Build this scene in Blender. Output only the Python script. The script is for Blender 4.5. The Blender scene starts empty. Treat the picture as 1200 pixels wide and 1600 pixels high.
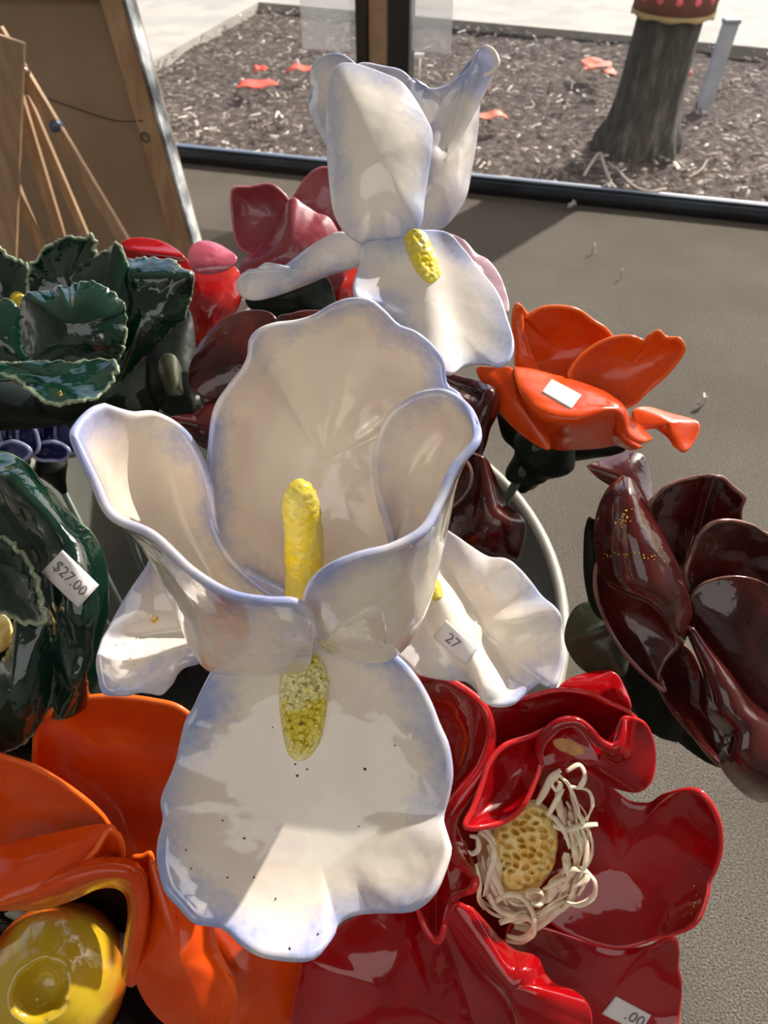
import bpy, bmesh, math, random
import numpy as np
from mathutils import Vector, Matrix, noise as mnoise
from mathutils.bvhtree import BVHTree
random.seed(7)
C = bpy.context.scene.collection
SC = bpy.context.scene

# ------------------------------------------------------------------ camera
F = 1200.0
CAM = np.array([0.0, 0.0, 1.0])
s = math.sqrt(0.5)
FW = np.array([0, s, -s]); UP = np.array([0, s, s]); RT = np.array([1.0, 0, 0])
cd = bpy.data.cameras.new('camera'); cam = bpy.data.objects.new('camera', cd); C.objects.link(cam)
cam.location = CAM; cam.rotation_euler = (math.radians(45), 0, 0)
cd.sensor_width = 36; cd.lens = 27; cd.clip_start = 0.02; cd.clip_end = 200
cd.dof.use_dof = True; cd.dof.focus_distance = 0.44; cd.dof.aperture_fstop = 15
SC.camera = cam

# ------------------------------------------------------------------ world, sun, fill light, exposure
w = bpy.data.worlds.new('sky'); SC.world = w; w.use_nodes = True
nt = w.node_tree; nt.nodes.clear()
sky = nt.nodes.new('ShaderNodeTexSky'); sky.sky_type = 'NISHITA'; sky.sun_disc = False
sky.sun_elevation = math.radians(38); sky.sun_rotation = math.radians(42)
sky.air_density = 1.0; sky.dust_density = 3.0; sky.ozone_density = 1.0
bg = nt.nodes.new('ShaderNodeBackground'); bg.inputs[1].default_value = 0.21
ow = nt.nodes.new('ShaderNodeOutputWorld')
nt.links.new(sky.outputs[0], bg.inputs[0]); nt.links.new(bg.outputs[0], ow.inputs[0])

sd = bpy.data.lights.new('sun', 'SUN'); sun = bpy.data.objects.new('sun', sd); C.objects.link(sun)
SUN_AZ, SUN_EL = math.radians(42), math.radians(35)
to_sun = Vector((math.sin(SUN_AZ)*math.cos(SUN_EL), math.cos(SUN_AZ)*math.cos(SUN_EL), math.sin(SUN_EL)))
sun.rotation_euler = to_sun.to_track_quat('Z', 'Y').to_euler()
sun.location = (3, 4, 5)
sd.energy = 5.5; sd.color = (1, 0.95, 0.88); sd.angle = math.radians(0.8)

for i_, (lx, ly) in enumerate(((-.2, -2.2),)):   # added fill light under the ceiling behind the camera, no real lamp
    ld = bpy.data.lights.new('fill_light', 'AREA'); lo = bpy.data.objects.new('fill_light', ld); C.objects.link(lo)
    ld.shape = 'RECTANGLE'; ld.size = 3.6; ld.size_y = 2.4; ld.energy = 34; ld.color = (1, .98, .95); lo.location = (lx, ly, 2.84)

SC.view_settings.view_transform = 'Standard'; SC.view_settings.look = 'None'
SC.view_settings.gamma = 1; SC.view_settings.use_curve_mapping = False
SC.view_settings.exposure = 0.27

# ------------------------------------------------------------------ helpers
def lin(c):
    return tuple(((x/255)/12.92 if x/255 <= 0.04045 else ((x/255+0.055)/1.055)**2.4) for x in c)
def P(x, y, d):
    """pixel of the photograph + distance along the view axis -> world point"""
    return CAM + d*(FW + RT*((x-600)/F) + UP*((800-y)/F))
def floor_pt(x, y, z=0.0):
    r = FW + RT*((x-600)/F) + UP*((800-y)/F)
    return CAM + r*((z-CAM[2])/r[2])
def plane_y(x, y, Y):
    r = FW + RT*((x-600)/F) + UP*((800-y)/F)
    return CAM + r*(Y/r[1])

class NT:
    def __init__(self, name):
        self.m = bpy.data.materials.new(name); self.m.use_nodes = True
        self.t = self.m.node_tree; self.b = self.t.nodes['Principled BSDF']
    def n(self, ty, **k):
        o = self.t.nodes.new(ty)
        for a, v in k.items(): setattr(o, a, v)
        return o
    def l(self, a, b): self.t.links.new(a, b)
    def noise(self, scale, detail=3, vec=None, rough=0.5, dist=0):
        o = self.n('ShaderNodeTexNoise'); o.inputs['Scale'].default_value = scale
        o.inputs['Detail'].default_value = detail; o.inputs['Roughness'].default_value = rough
        o.inputs['Distortion'].default_value = dist
        if vec is None: vec = self.coord()
        self.l(vec, o.inputs['Vector']); return o.outputs['Fac']
    def coord(self):
        if not hasattr(self, 'tc'): self.tc = self.n('ShaderNodeTexCoord')
        return self.tc.outputs['Object']
    def ramp(self, fac, stops, interp='LINEAR'):
        o = self.n('ShaderNodeValToRGB'); o.color_ramp.interpolation = interp
        e = o.color_ramp.elements
        while len(e) < len(stops): e.new(0.5)
        for i, (p, c) in enumerate(stops): e[i].position = p; e[i].color = (*c[:3], 1)
        self.l(fac, o.inputs[0]); return o.outputs[0]
    def mix(self, fac, a, b, blend='MIX'):
        o = self.n('ShaderNodeMix', data_type='RGBA', blend_type=blend)
        for sock, v in ((o.inputs[0], fac), (o.inputs[6], a), (o.inputs[7], b)):
            if hasattr(v, 'is_linked') or hasattr(v, 'links'): self.l(v, sock)
            elif isinstance(v, (int, float)): sock.default_value = v
            else: sock.default_value = (*v[:3], 1)
        return o.outputs[2]
    def math(self, op, a, b=0.0, clamp=False):
        o = self.n('ShaderNodeMath', operation=op, use_clamp=clamp)
        for sock, v in ((o.inputs[0], a), (o.inputs[1], b)):
            if isinstance(v, (int, float)): sock.default_value = v
            else: self.l(v, sock)
        return o.outputs[0]
    def maprange(self, v, a, b, c=0, d=1, smooth=True):
        o = self.n('ShaderNodeMapRange')
        if smooth: o.interpolation_type = 'SMOOTHSTEP'
        self.l(v, o.inputs[0])
        for i, x in enumerate((a, b, c, d)): o.inputs[i+1].default_value = x
        return o.outputs[0]
    def bump(self, h, strength, dist, prev=None):
        o = self.n('ShaderNodeBump'); o.inputs['Strength'].default_value = strength
        o.inputs['Distance'].default_value = dist; self.l(h, o.inputs['Height'])
        if prev is not None: self.l(prev, o.inputs['Normal'])
        return o.outputs[0]

def glaze(name, c1, c2, edge=None, ew=0.0, en=0.0, rough=0.12, coat=0.8, bumps=(18, .003, 90, .0006), mott=14, edge_amt=1.0, streak=False, sss=0.0, spec=.5):
    N = NT(name)
    col = N.mix(N.maprange(N.noise(mott, 4, dist=.6), .38, .62), c1, c2)
    if edge is not None:
        at = N.n('ShaderNodeAttribute', attribute_name='edge').outputs['Fac']
        nz = N.noise(260 if streak else 120, 3)
        nz2 = N.noise(30, 3)
        v = N.math('ADD', at, N.math('MULTIPLY', N.math('SUBTRACT', nz, 0.5), en))
        v = N.math('ADD', v, N.math('MULTIPLY', N.math('SUBTRACT', nz2, 0.5), en*2.2))
        f = N.math('MULTIPLY', N.maprange(v, 0, ew, 1, 0, False), edge_amt)
        if streak: f = N.math('MULTIPLY', f, N.maprange(N.noise(22, 3), .32, .6, .25, 1))
        col = N.mix(f, col, edge)
    N.l(col, N.b.inputs['Base Color'])
    r = N.maprange(N.noise(35, 3), .3, .7, rough*.8, rough*1.5)
    N.l(r, N.b.inputs['Roughness'])
    N.b.inputs['Coat Weight'].default_value = coat; N.b.inputs['Coat Roughness'].default_value = 0.04
    N.b.inputs['Specular IOR Level'].default_value = spec
    if sss:
        N.b.inputs['Subsurface Weight'].default_value = sss
        N.b.inputs['Subsurface Radius'].default_value = (0.008, 0.006, 0.004); N.b.inputs['Subsurface Scale'].default_value = 1.0
    b1 = N.bump(N.noise(bumps[0], 3), 1.0, bumps[1])
    b2 = N.bump(N.noise(bumps[2], 2), 1.0, bumps[3], b1)
    N.l(b2, N.b.inputs['Normal']); N.l(b2, N.b.inputs['Coat Normal'])
    return N.m

def flat(name, c, rough=0.6, c2=None, scale=20, metal=0, bump=None, coat=0):
    N = NT(name)
    if c2 is None: c2 = tuple(x*.85 for x in c)
    N.l(N.mix(N.maprange(N.noise(scale, 4), .35, .65), c, c2), N.b.inputs['Base Color'])
    N.b.inputs['Roughness'].default_value = rough; N.b.inputs['Metallic'].default_value = metal
    N.b.inputs['Coat Weight'].default_value = coat
    if bump: N.l(N.bump(N.noise(bump[0], 3), 1.0, bump[1]), N.b.inputs['Normal'])
    return N.m

W = {}
W['iris'] = glaze('white glaze', lin((240, 230, 212)), lin((232, 216, 202)), lin((128, 147, 206)), .019, .015, rough=.14, bumps=(14, .004, 60, .0006), streak=True, edge_amt=.85, sss=.0)
W['iris_far'] = glaze('white glaze wide blue rim', lin((238, 230, 218)), lin((230, 220, 210)), lin((150, 163, 206)), .022, .014, rough=.14, bumps=(12, .004, 50, .0006), streak=True, edge_amt=.85)
W['yellow'] = glaze('yellow glaze', lin((232, 205, 30)), lin((215, 200, 90)), rough=.25, coat=.5, mott=60, bumps=(90, .002, 300, .0008))
W['beard'] = glaze('yellow beard', lin((246, 228, 84)), lin((252, 242, 180)), rough=.3, coat=.5, mott=60, bumps=(160, .003, 500, .001))
W['green'] = glaze('dark green glaze', lin((5, 34, 26)), lin((14, 46, 32)), lin((175, 190, 155)), .0026, .0022, rough=.12, spec=.3, bumps=(20, .0045, 90, .0006), mott=30, edge_amt=.75)
W['orange'] = glaze('orange glaze', lin((222, 78, 14)), lin((204, 64, 12)), lin((240, 104, 30)), .003, .001, rough=.22, bumps=(10, .003, 60, .0004), coat=.25, spec=.3)
W['red'] = glaze('red glaze', lin((160, 7, 14)), lin((138, 5, 12)), lin((214, 42, 44)), .0022, .0014, rough=.1, bumps=(12, .003, 70, .0004), coat=.5, spec=.3)
W['maroon'] = glaze('maroon glaze', lin((74, 22, 18)), lin((50, 13, 13)), lin((140, 98, 84)), .0018, .0018, rough=.16, bumps=(14, .0035, 110, .0004), mott=24, edge_amt=.7, coat=.6, spec=.3)
W['pink'] = glaze('dusty pink glaze', lin((158, 62, 74)), lin((136, 44, 58)), lin((184, 100, 106)), .002, .001, rough=.3, coat=.4)
W['blush'] = glaze('pale pink glaze', lin((205, 110, 128)), lin((190, 80, 100)), rough=.2)
W['lilac'] = glaze('lilac white glaze', lin((216, 190, 198)), lin((206, 168, 182)), rough=.2)
W['scarlet'] = glaze('scarlet glaze', lin((170, 18, 24)), lin((200, 50, 40)), rough=.15)
W['cobalt'] = glaze('cobalt glaze', lin((40, 44, 92)), lin((96, 100, 150)), lin((150, 154, 196)), .0018, .003, rough=.15, mott=40)
W['calyx'] = glaze('dark calyx glaze', lin((22, 30, 20)), lin((12, 18, 13)), rough=.5, coat=.0, spec=.15)
W['olive'] = glaze('olive leaf glaze', lin((62, 64, 40)), lin((44, 48, 32)), rough=.4, coat=.15)
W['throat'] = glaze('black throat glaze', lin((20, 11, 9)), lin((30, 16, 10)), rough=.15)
W['fil'] = glaze('cream filament clay', lin((250, 240, 208)), lin((236, 208, 184)), rough=.4, coat=.3, mott=60, bumps=(80, .001, 300, .0003))
W['core'] = glaze('ochre pore clay', lin((255, 232, 160)), lin((246, 204, 110)), rough=.5, coat=.15, mott=90, bumps=(200, .001, 400, .0004))
W['clay'] = flat('bare clay', lin((205, 150, 95)), .7, lin((180, 125, 80)), 200)
W['stem'] = flat('grey green stake', lin((92, 104, 96)), .45, metal=.3)
W['paper'] = flat('white sticker paper', lin((238, 232, 230)), .5)
W['ink'] = flat('grey ink', lin((120, 114, 118)), .6)
W['glint'] = flat('gold sun sparkle', lin((240, 190, 70)), .25, metal=.8)  # sparkles of sunlight, put on the petals as bright metal flecks
W['dot'] = flat('dark speck', lin((60, 45, 42)), .4)
N = NT('yellow fruit glaze')
at = N.n('ShaderNodeAttribute', attribute_name='edge').outputs['Fac']
v = N.math('ADD', at, N.math('MULTIPLY', N.math('SUBTRACT', N.noise(40, 3), .5), .03))
N.l(N.mix(N.maprange(v, .014, .034, 1, 0), N.mix(N.noise(30), lin((205, 180, 36)), lin((178, 140, 30))), lin((190, 88, 30))), N.b.inputs['Base Color'])
N.b.inputs['Roughness'].default_value = .2; N.b.inputs['Coat Weight'].default_value = .8
N.l(N.bump(N.noise(25, 3), 1, .004), N.b.inputs['Normal']); W['fruit'] = N.m

MESHDATA = {}
def link(name, verts, faces, mat, parent=None, smooth=True, attr=None, origin=None):
    verts = np.asarray(verts, float)
    org = np.zeros(3)
    if parent is not None:
        p = parent
        while p is not None:
            org = org + np.array(p.location); p = p.parent
    elif origin is not None: org = np.asarray(origin, float)
    me = bpy.data.meshes.new(name)
    me.from_pydata((verts-org).tolist(), [], [list(f) for f in faces])
    if smooth: me.polygons.foreach_set('use_smooth', [True]*len(me.polygons))
    if attr is None: attr = np.ones(len(verts))
    if True:
        a = me.attributes.new('edge', 'FLOAT', 'POINT'); a.data.foreach_set('value', np.asarray(attr, float))
    me.update()
    if isinstance(mat, (list, tuple)):
        for m in mat: me.materials.append(m)
    elif mat: me.materials.append(mat)
    o = bpy.data.objects.new(name, me); C.objects.link(o)
    if parent is not None: o.parent = parent
    elif origin is not None: o.location = tuple(org)
    MESHDATA[o.name] = (verts, faces)
    return o
def tag(o, label=None, cat=None, group=None, kind=None):
    for k, v in (('label', label), ('category', cat), ('group', group), ('kind', kind)):
        if v: o[k] = v
    return o
def thing(name, label, cat, loc, group=None):
    o = bpy.data.objects.new(name, None); C.objects.link(o); o.location = tuple(loc)
    o.empty_display_size = .05
    return tag(o, label, cat, group)

def cr_closed(pts, n):
    """closed Catmull-Rom through pts, n samples spread by chord length"""
    pts = np.asarray(pts, float); m = len(pts)
    out = []
    for i in range(m):
        p0, p1, p2, p3 = pts[(i-1) % m], pts[i], pts[(i+1) % m], pts[(i+2) % m]
        k = 12; t = (np.arange(k)/k)[:, None]
        out.append(.5*((2*p1)+(-p0+p2)*t+(2*p0-5*p1+4*p2-p3)*t*t+(-p0+3*p1-3*p2+p3)*t**3))
    c = np.concatenate(out); c2 = np.vstack([c, c[:1]])
    L = np.r_[0, np.cumsum(np.linalg.norm(np.diff(c2, axis=0), axis=1))]
    q = np.linspace(0, L[-1], n, endpoint=False)
    return np.c_[[np.interp(q, L, c2[:, j]) for j in range(c.shape[1])]].T
def cr_open(pts, t):
    """Catmull-Rom through pts (m, ...) at parameters t in 0..m-1"""
    pts = np.asarray(pts, float); m = len(pts)
    i = np.clip(np.floor(t).astype(int), 0, m-2); f = (t-i).reshape((-1,)+(1,)*(pts.ndim-1))
    ext = np.concatenate([2*pts[:1]-pts[1:2], pts, 2*pts[-1:]-pts[-2:-1]])
    p0, p1, p2, p3 = ext[i], ext[i+1], ext[i+2], ext[i+3]
    return .5*((2*p1)+(-p0+p2)*f+(2*p0-5*p1+4*p2-p3)*f*f+(-p0+3*p1-3*p2+p3)*f**3)
def PX(a):
    a = np.asarray(a, float); x, y, d = a[..., 0], a[..., 1], a[..., 2]
    return CAM + d[..., None]*(FW + RT*((x-600)/F)[..., None] + UP*((800-y)/F)[..., None])
def vnoise(P3, sc, amp, seed=0.0):
    return np.array([mnoise.noise(Vector((p*sc+seed).tolist())) for p in P3.reshape(-1, 3)]).reshape(P3.shape[:-1])*amp

def shell(name, S, closed_v, pole, e, thick, mat, parent, attr=None):
    """S: grid (n rows, m cols, 3) of mid-surface points -> closed rounded sheet.
    closed_v: columns wrap round; pole: row 0 is one point; e: (n,m) distance to the free margin"""
    n, m = S.shape[:2]
    du = np.gradient(S, axis=0)
    if closed_v:
        dv = (np.roll(S, -1, 1)-np.roll(S, 1, 1))/2
    else: dv = np.gradient(S, axis=1)
    if pole: dv[0] = dv[1]; du[0] = S[1]-S[0]
    nn = np.cross(du, dv); L = np.linalg.norm(nn, axis=2, keepdims=True); nn = nn/np.maximum(L, 1e-12)
    if pole:
        a = nn[1].mean(0); nn[0] = a/np.linalg.norm(a)
    # make the front side face the camera on average
    if (nn*(CAM-S)).sum() < 0: nn = -nn; flip = True
    else: flip = False
    h = thick/2
    off = h*np.sqrt(np.clip(1-(1-np.minimum(e/h, 1))**2, 0, 1))
    A = S+nn*off[..., None]; B = S-nn*off[..., None]
    V = []; ida = np.full((n, m), -1); idb = np.full((n, m), -1)
    at = []
    rim = e <= 1e-9
    for i in range(n):
        for j in range(m):
            if pole and i == 0:
                if j == 0:
                    ida[0, :] = len(V); V.append(A[0, 0]); at.append(attr[0, 0] if attr is not None else 1)
                    idb[0, :] = len(V); V.append(B[0, 0]); at.append(attr[0, 0] if attr is not None else 1)
                continue
            ida[i, j] = len(V); V.append(A[i, j]); at.append(attr[i, j] if attr is not None else e[i, j])
            if rim[i, j]: idb[i, j] = ida[i, j]
            else:
                idb[i, j] = len(V); V.append(B[i, j]); at.append(attr[i, j] if attr is not None else e[i, j])
    Fc = []
    mm = m if closed_v else m-1
    def add(q):
        r = []
        for k in q:
            if not r or (k != r[-1]): r.append(int(k))
        if len(r) > 1 and r[0] == r[-1]: r.pop()
        if len(set(r)) >= 3: Fc.append(r)
    for i in range(n-1):
        for j in range(mm):
            k = (j+1) % m
            q = [ida[i, j], ida[i+1, j], ida[i+1, k], ida[i, k]]
            r = [idb[i, j], idb[i, k], idb[i+1, k], idb[i+1, j]]
            if flip: q.reverse(); r.reverse()
            add(q); add(r)
    return link(name, V, Fc, mat, parent, attr=at)

SCALE = [1.0]
def petal(name, parent, mat, outline, cen, d, gx=0., gy=0., bowl=0., p=2.0, ruf=.7, thick=.0038, n=None, jag=0., ruf_s=1.0, noise_amp=.0018, edge_w=1.0, wob=0.0, crease=None):
    """a sheet whose margin follows OUTLINE (pixels); D depth at CEN; GX/GY depth per 100 px; BOWL rim depth minus centre depth"""
    k = SCALE[0]
    O = cr_closed(outline, n or max(72, min(150, 8*len(outline))))
    cen = np.array(cen, float); m = len(O)
    J = 0
    if jag:
        J = np.array([[mnoise.noise(Vector((q[0]*.12, q[1]*.12, 0))), mnoise.noise(Vector((q[0]*.12, q[1]*.12, 9)))] for q in O])*jag
    rad = np.linalg.norm(O-cen, axis=1)
    kern = np.ones(m//7*2+1); kern /= kern.sum()
    pad = len(kern)//2
    sm = np.convolve(np.r_[rad[-pad:], rad, rad[:pad]], kern, 'valid')
    dev = np.clip(rad-sm, -30, 30)
    R = np.r_[0, np.linspace(.08, .9, 15), .93, .955, .972, .984, .992, .997, 1.0]
    XY = cen+(O-cen)[None]*R[:, None, None]+J*(R[:, None, None]**10)
    D = d + gx*(XY[..., 0]-cen[0])/100 + gy*(XY[..., 1]-cen[1])/100 + bowl*(R[:, None]**p) - ruf*ruf_s*dev[None]*d/F*(R[:, None]**4)
    th = np.linspace(0, 2*math.pi, m, endpoint=False)
    if wob: D = D+wob*np.sin(th*7+cen[0])[None]*R[:, None]**3
    if crease:   # (x0,y0,x1,y1,width px,height m): a ridge (or valley) running along a line
        for (x0, y0, x1, y1, cw, ch) in crease:
            a = np.array([x0, y0], float); b = np.array([x1, y1], float); ab = b-a; L = np.linalg.norm(ab)
            t = np.clip(((XY-a)@ab)/L**2, 0, 1); q = a+t[..., None]*ab
            dd = np.linalg.norm(XY-q, axis=-1)
            D = D - ch*np.exp(-(dd/cw)**2)
    D = D*k
    S = PX(np.concatenate([XY, D[..., None]], -1))
    if noise_amp:
        S = S+FW*(vnoise(S, 22, noise_amp, cen[0]*.1)*np.minimum(1, R*4)[:, None])[..., None]
    e = np.linalg.norm(S-S[-1][None], axis=-1); e[-1] = 0
    # true distance to the margin (not only along the ray)
    e = np.minimum(e, e)
    rim = S[-1]
    em = e.copy()
    flatS = S[1:-1].reshape(-1, 3)
    dm = np.min(np.linalg.norm(flatS[:, None, :]-rim[None], axis=2), axis=1).reshape(S[1:-1].shape[:2])
    em[1:-1] = np.minimum(e[1:-1], dm); em[0] = np.linalg.norm(S[0, 0]-rim, axis=1).min()
    return shell(name, S, True, True, em, thick, mat, parent, attr=em*edge_w)

def warp(n, m, a=.12, ends=(True, True)):
    t = np.linspace(0, 1, n)
    pre = np.array([0, .004, .012, .025]); post = 1-pre[::-1]
    mid = np.linspace(.05, .95, n)
    return np.concatenate([pre, mid, post])*(m-1)
def sheet(name, parent, mat, G, nu=56, nv=40, thick=.0048, noise_amp=.0012, free=(1, 1, 1, 1), nfreq=24):
    """G[u][v] = (x, y, d) control net of a freely curling sheet"""
    G = np.asarray(G, float).copy(); G[..., 2] *= SCALE[0]
    tu = warp(nu, G.shape[0]); tv = warp(nv, G.shape[1])
    A = cr_open(G, tu); A = np.swapaxes(cr_open(np.swapaxes(A, 0, 1), tv), 0, 1)
    S = PX(A)
    if noise_amp: S = S+FW*(vnoise(S, nfreq, noise_amp, 3.1))[..., None]
    rims = []
    if free[0]: rims.append(S[0])
    if free[1]: rims.append(S[-1])
    if free[2]: rims.append(S[:, 0])
    if free[3]: rims.append(S[:, -1])
    rim = np.concatenate(rims)
    fl = S.reshape(-1, 3); e = np.concatenate([np.min(np.linalg.norm(c[:, None]-rim[None], axis=2), axis=1) for c in np.array_split(fl, 8)]).reshape(S.shape[:2])
    t = e.copy()
    e[0] = e[-1] = 0; e[:, 0] = e[:, -1] = 0
    return shell(name, S, False, False, e, thick, mat, parent, attr=t)
def strip(name, parent, mat, left, right, dl, dr, bulge=0.0, thick=.0045, nv=5, **kw):
    """a band between two rails (pixels) with end depths; BULGE lifts its middle towards the eye"""
    k = len(left)
    G = []
    for i in range(k):
        t = i/(k-1); a = dl[0]+(dl[1]-dl[0])*t; b = dr[0]+(dr[1]-dr[0])*t; row = []
        for j in range(nv):
            s_ = j/(nv-1)
            row.append((left[i][0]*(1-s_)+right[i][0]*s_, left[i][1]*(1-s_)+right[i][1]*s_, a*(1-s_)+b*s_-bulge*math.sin(math.pi*s_)))
        G.append(row)
    return sheet(name, parent, mat, G, nu=40, nv=16, thick=thick, **kw)

def tube(name, parent, mat, pts, rads, sides=14, cap=True, bump=0, origin=None, sub=6, flat_=1.0):
    pts = np.asarray(pts, float); m = len(pts)
    t = np.linspace(0, m-1, (m-1)*sub+1)
    c = cr_open(pts, t) if m > 2 else pts[0]+(pts[1]-pts[0])*t[:, None]
    r = np.interp(t, np.arange(m), rads)
    V = []; Fc = []
    up = np.array([0.31, 0.2, .93])
    for i in range(len(c)):
        a = c[min(i+1, len(c)-1)]-c[max(i-1, 0)]; a = a/np.linalg.norm(a)
        x = np.cross(a, up); x /= np.linalg.norm(x); y = np.cross(a, x)
        for j in range(sides):
            th = 2*math.pi*j/sides
            q = c[i]+r[i]*(math.cos(th)*x+flat_*math.sin(th)*y)
            if bump: q = q+(q-c[i])/max(r[i], 1e-6)*mnoise.noise(Vector((q*300).tolist()))*bump
            V.append(q)
    for i in range(len(c)-1):
        for j in range(sides):
            k = (j+1) % sides
            Fc.append([i*sides+j, i*sides+k, (i+1)*sides+k, (i+1)*sides+j])
    if cap:
        Fc.append([j for j in range(sides)][::-1]); Fc.append([(len(c)-1)*sides+j for j in range(sides)])
    return link(name, V, Fc, mat, parent, origin=origin)

def box_between(name, a, b, wdt, dep, mat, parent=None, side=None, origin=None):
    """a bar from a to b, wdt across SIDE, dep across the third axis"""
    a = np.asarray(a, float); b = np.asarray(b, float); ax = (b-a)/np.linalg.norm(b-a)
    side = np.array([1., 0, 0]) if side is None else np.asarray(side, float)
    side = side-ax*(side@ax); side /= np.linalg.norm(side); n = np.cross(ax, side)
    bm = bmesh.new(); vs = []
    for p in (a, b):
        for i, j in ((-1, -1), (1, -1), (1, 1), (-1, 1)):
            vs.append(bm.verts.new((p+side*i*wdt/2+n*j*dep/2).tolist()))
    for f in ((0, 1, 2, 3), (7, 6, 5, 4), (0, 4, 5, 1), (1, 5, 6, 2), (2, 6, 7, 3), (3, 7, 4, 0)):
        bm.faces.new([vs[k] for k in f])
    bmesh.ops.recalc_face_normals(bm, faces=bm.faces)
    bmesh.ops.bevel(bm, geom=bm.edges[:], offset=min(wdt, dep)*.08, segments=2, affect='EDGES', profile=.5)
    bm.verts.ensure_lookup_table()
    V = [v.co[:] for v in bm.verts]; Fc = [[v.index for v in f.verts] for f in bm.faces]
    bm.free()
    return link(name, V, Fc, mat, parent, smooth=False, origin=origin)

def caster(o):
    V, Fc = MESHDATA[o.name]
    bvh = BVHTree.FromPolygons([tuple(v) for v in np.asarray(V)], [tuple(f) for f in Fc])
    o0 = Vector(CAM)
    def hit(x, y):
        r = FW+RT*((x-600)/F)+UP*((800-y)/F)
        h = bvh.ray_cast(o0, Vector(r).normalized())
        if h[0] is None: return None
        return (np.array(h[0])-CAM)@FW
    return hit
def conform(hit, xy, fallback):
    out = []
    for x, y in xy:
        d = hit(x, y); out.append(fallback if d is None else d)
    return np.array(out)
def patch(name, petal_obj, mat, outline, h, lump=0.0, lsc=220, rings=9, parent=None, n=60):
    """a low mound modelled on the surface of a petal"""
    hit = caster(petal_obj); O = cr_closed(outline, n); cen = O.mean(0)
    R = np.linspace(0, 1, rings)**.8
    XY = cen+(O-cen)[None]*R[:, None, None]
    fl = XY.reshape(-1, 2); ds = [hit(*q) for q in fl]
    good = [q for q in ds if q is not None]; fb = float(np.mean(good))
    D = np.array([fb if q is None else q for q in ds]).reshape(XY.shape[:2])
    S = PX(np.concatenate([XY, D[..., None]], -1))
    prof = h*np.sqrt(np.clip(1-R**2, 0, 1))[:, None]
    if lump: prof = prof+vnoise(S, lsc, lump, 1.7)*np.clip((1-R)*5, 0, 1)[:, None]+0*prof
    D = D-prof; D[-1] += .0012; S = PX(np.concatenate([XY, D[..., None]], -1))
    V = [S[0, 0]]; idx = [[0]*n]
    for i in range(1, rings):
        idx.append(list(range(len(V), len(V)+n))); V += list(S[i])
    Fc = []
    for i in range(rings-1):
        for j in range(n):
            k = (j+1) % n; q = [idx[i][j], idx[i+1][j], idx[i+1][k], idx[i][k]]
            if i == 0: q = [0, idx[1][j], idx[1][k]]
            Fc.append(q[::-1])
    return link(name, V, Fc, mat, parent or petal_obj)
def text_mesh(txt):
    cu = bpy.data.curves.new('t', 'FONT'); cu.body = txt; cu.size = 1; cu.resolution_u = 3
    o = bpy.data.objects.new('t', cu); C.objects.link(o)
    bpy.context.view_layer.update()
    me = o.to_mesh(); V = np.array([v.co[:] for v in me.vertices]); Fc = [list(p.vertices) for p in me.polygons]
    o.to_mesh_clear(); bpy.data.objects.remove(o); bpy.data.curves.remove(cu)
    return V, Fc
def subdiv(V, Fc, times=3):
    V = [np.array(v) for v in V]; T_ = []
    for f in Fc:
        for i in range(1, len(f)-1): T_.append([f[0], f[i], f[i+1]])
    for _ in range(times):
        N_ = []; mid = {}
        def m(a, b):
            k_ = (min(a, b), max(a, b))
            if k_ not in mid: mid[k_] = len(V); V.append((V[a]+V[b])/2)
            return mid[k_]
        for a, b, c in T_:
            x, y, z = m(a, b), m(b, c), m(c, a); N_ += [[a, x, z], [x, b, y], [z, y, c], [x, y, z]]
        T_ = N_
    return np.array(V), T_
def granules(name, base, mat, outline, n, r0, r1, parent):
    hit = caster(base); O = cr_closed(outline, 60); mn, mx = O.min(0), O.max(0); rg_ = random.Random(4); V = []; Fc = []; c = 0
    def inside(q):
        s_ = False; j = len(O)-1
        for i in range(len(O)):
            if (O[i][1] > q[1]) != (O[j][1] > q[1]) and q[0] < (O[j][0]-O[i][0])*(q[1]-O[i][1])/(O[j][1]-O[i][1])+O[i][0]: s_ = not s_
            j = i
        return s_
    while c < n:
        q = (rg_.uniform(mn[0], mx[0]), rg_.uniform(mn[1], mx[1]))
        if not inside(q): continue
        c += 1; d = hit(*q)
        if d is None: continue
        cc = P(q[0], q[1], d); r_ = rg_.uniform(r0, r1); k = len(V); ns_, nr = 8, 5
        for i in range(nr):
            ph = math.pi*(i+.5)/nr
            for j in range(ns_):
                th = 2*math.pi*j/ns_; dv_ = np.array([math.sin(ph)*math.cos(th), math.sin(ph)*math.sin(th), math.cos(ph)])
                V.append(cc+dv_*r_*(1+.5*mnoise.noise(Vector(((cc+dv_*r_)*400).tolist()))))
        for i in range(nr-1):
            for j in range(ns_): a = k+i*ns_+j; b = k+i*ns_+(j+1) % ns_; Fc.append([a, a+ns_, b+ns_, b])
        Fc.append([k+j for j in range(ns_)]); Fc.append([k+(nr-1)*ns_+j for j in range(ns_)][::-1])
    o = link(name, V, Fc, mat, parent); o['kind'] = 'stuff'; return o
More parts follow.
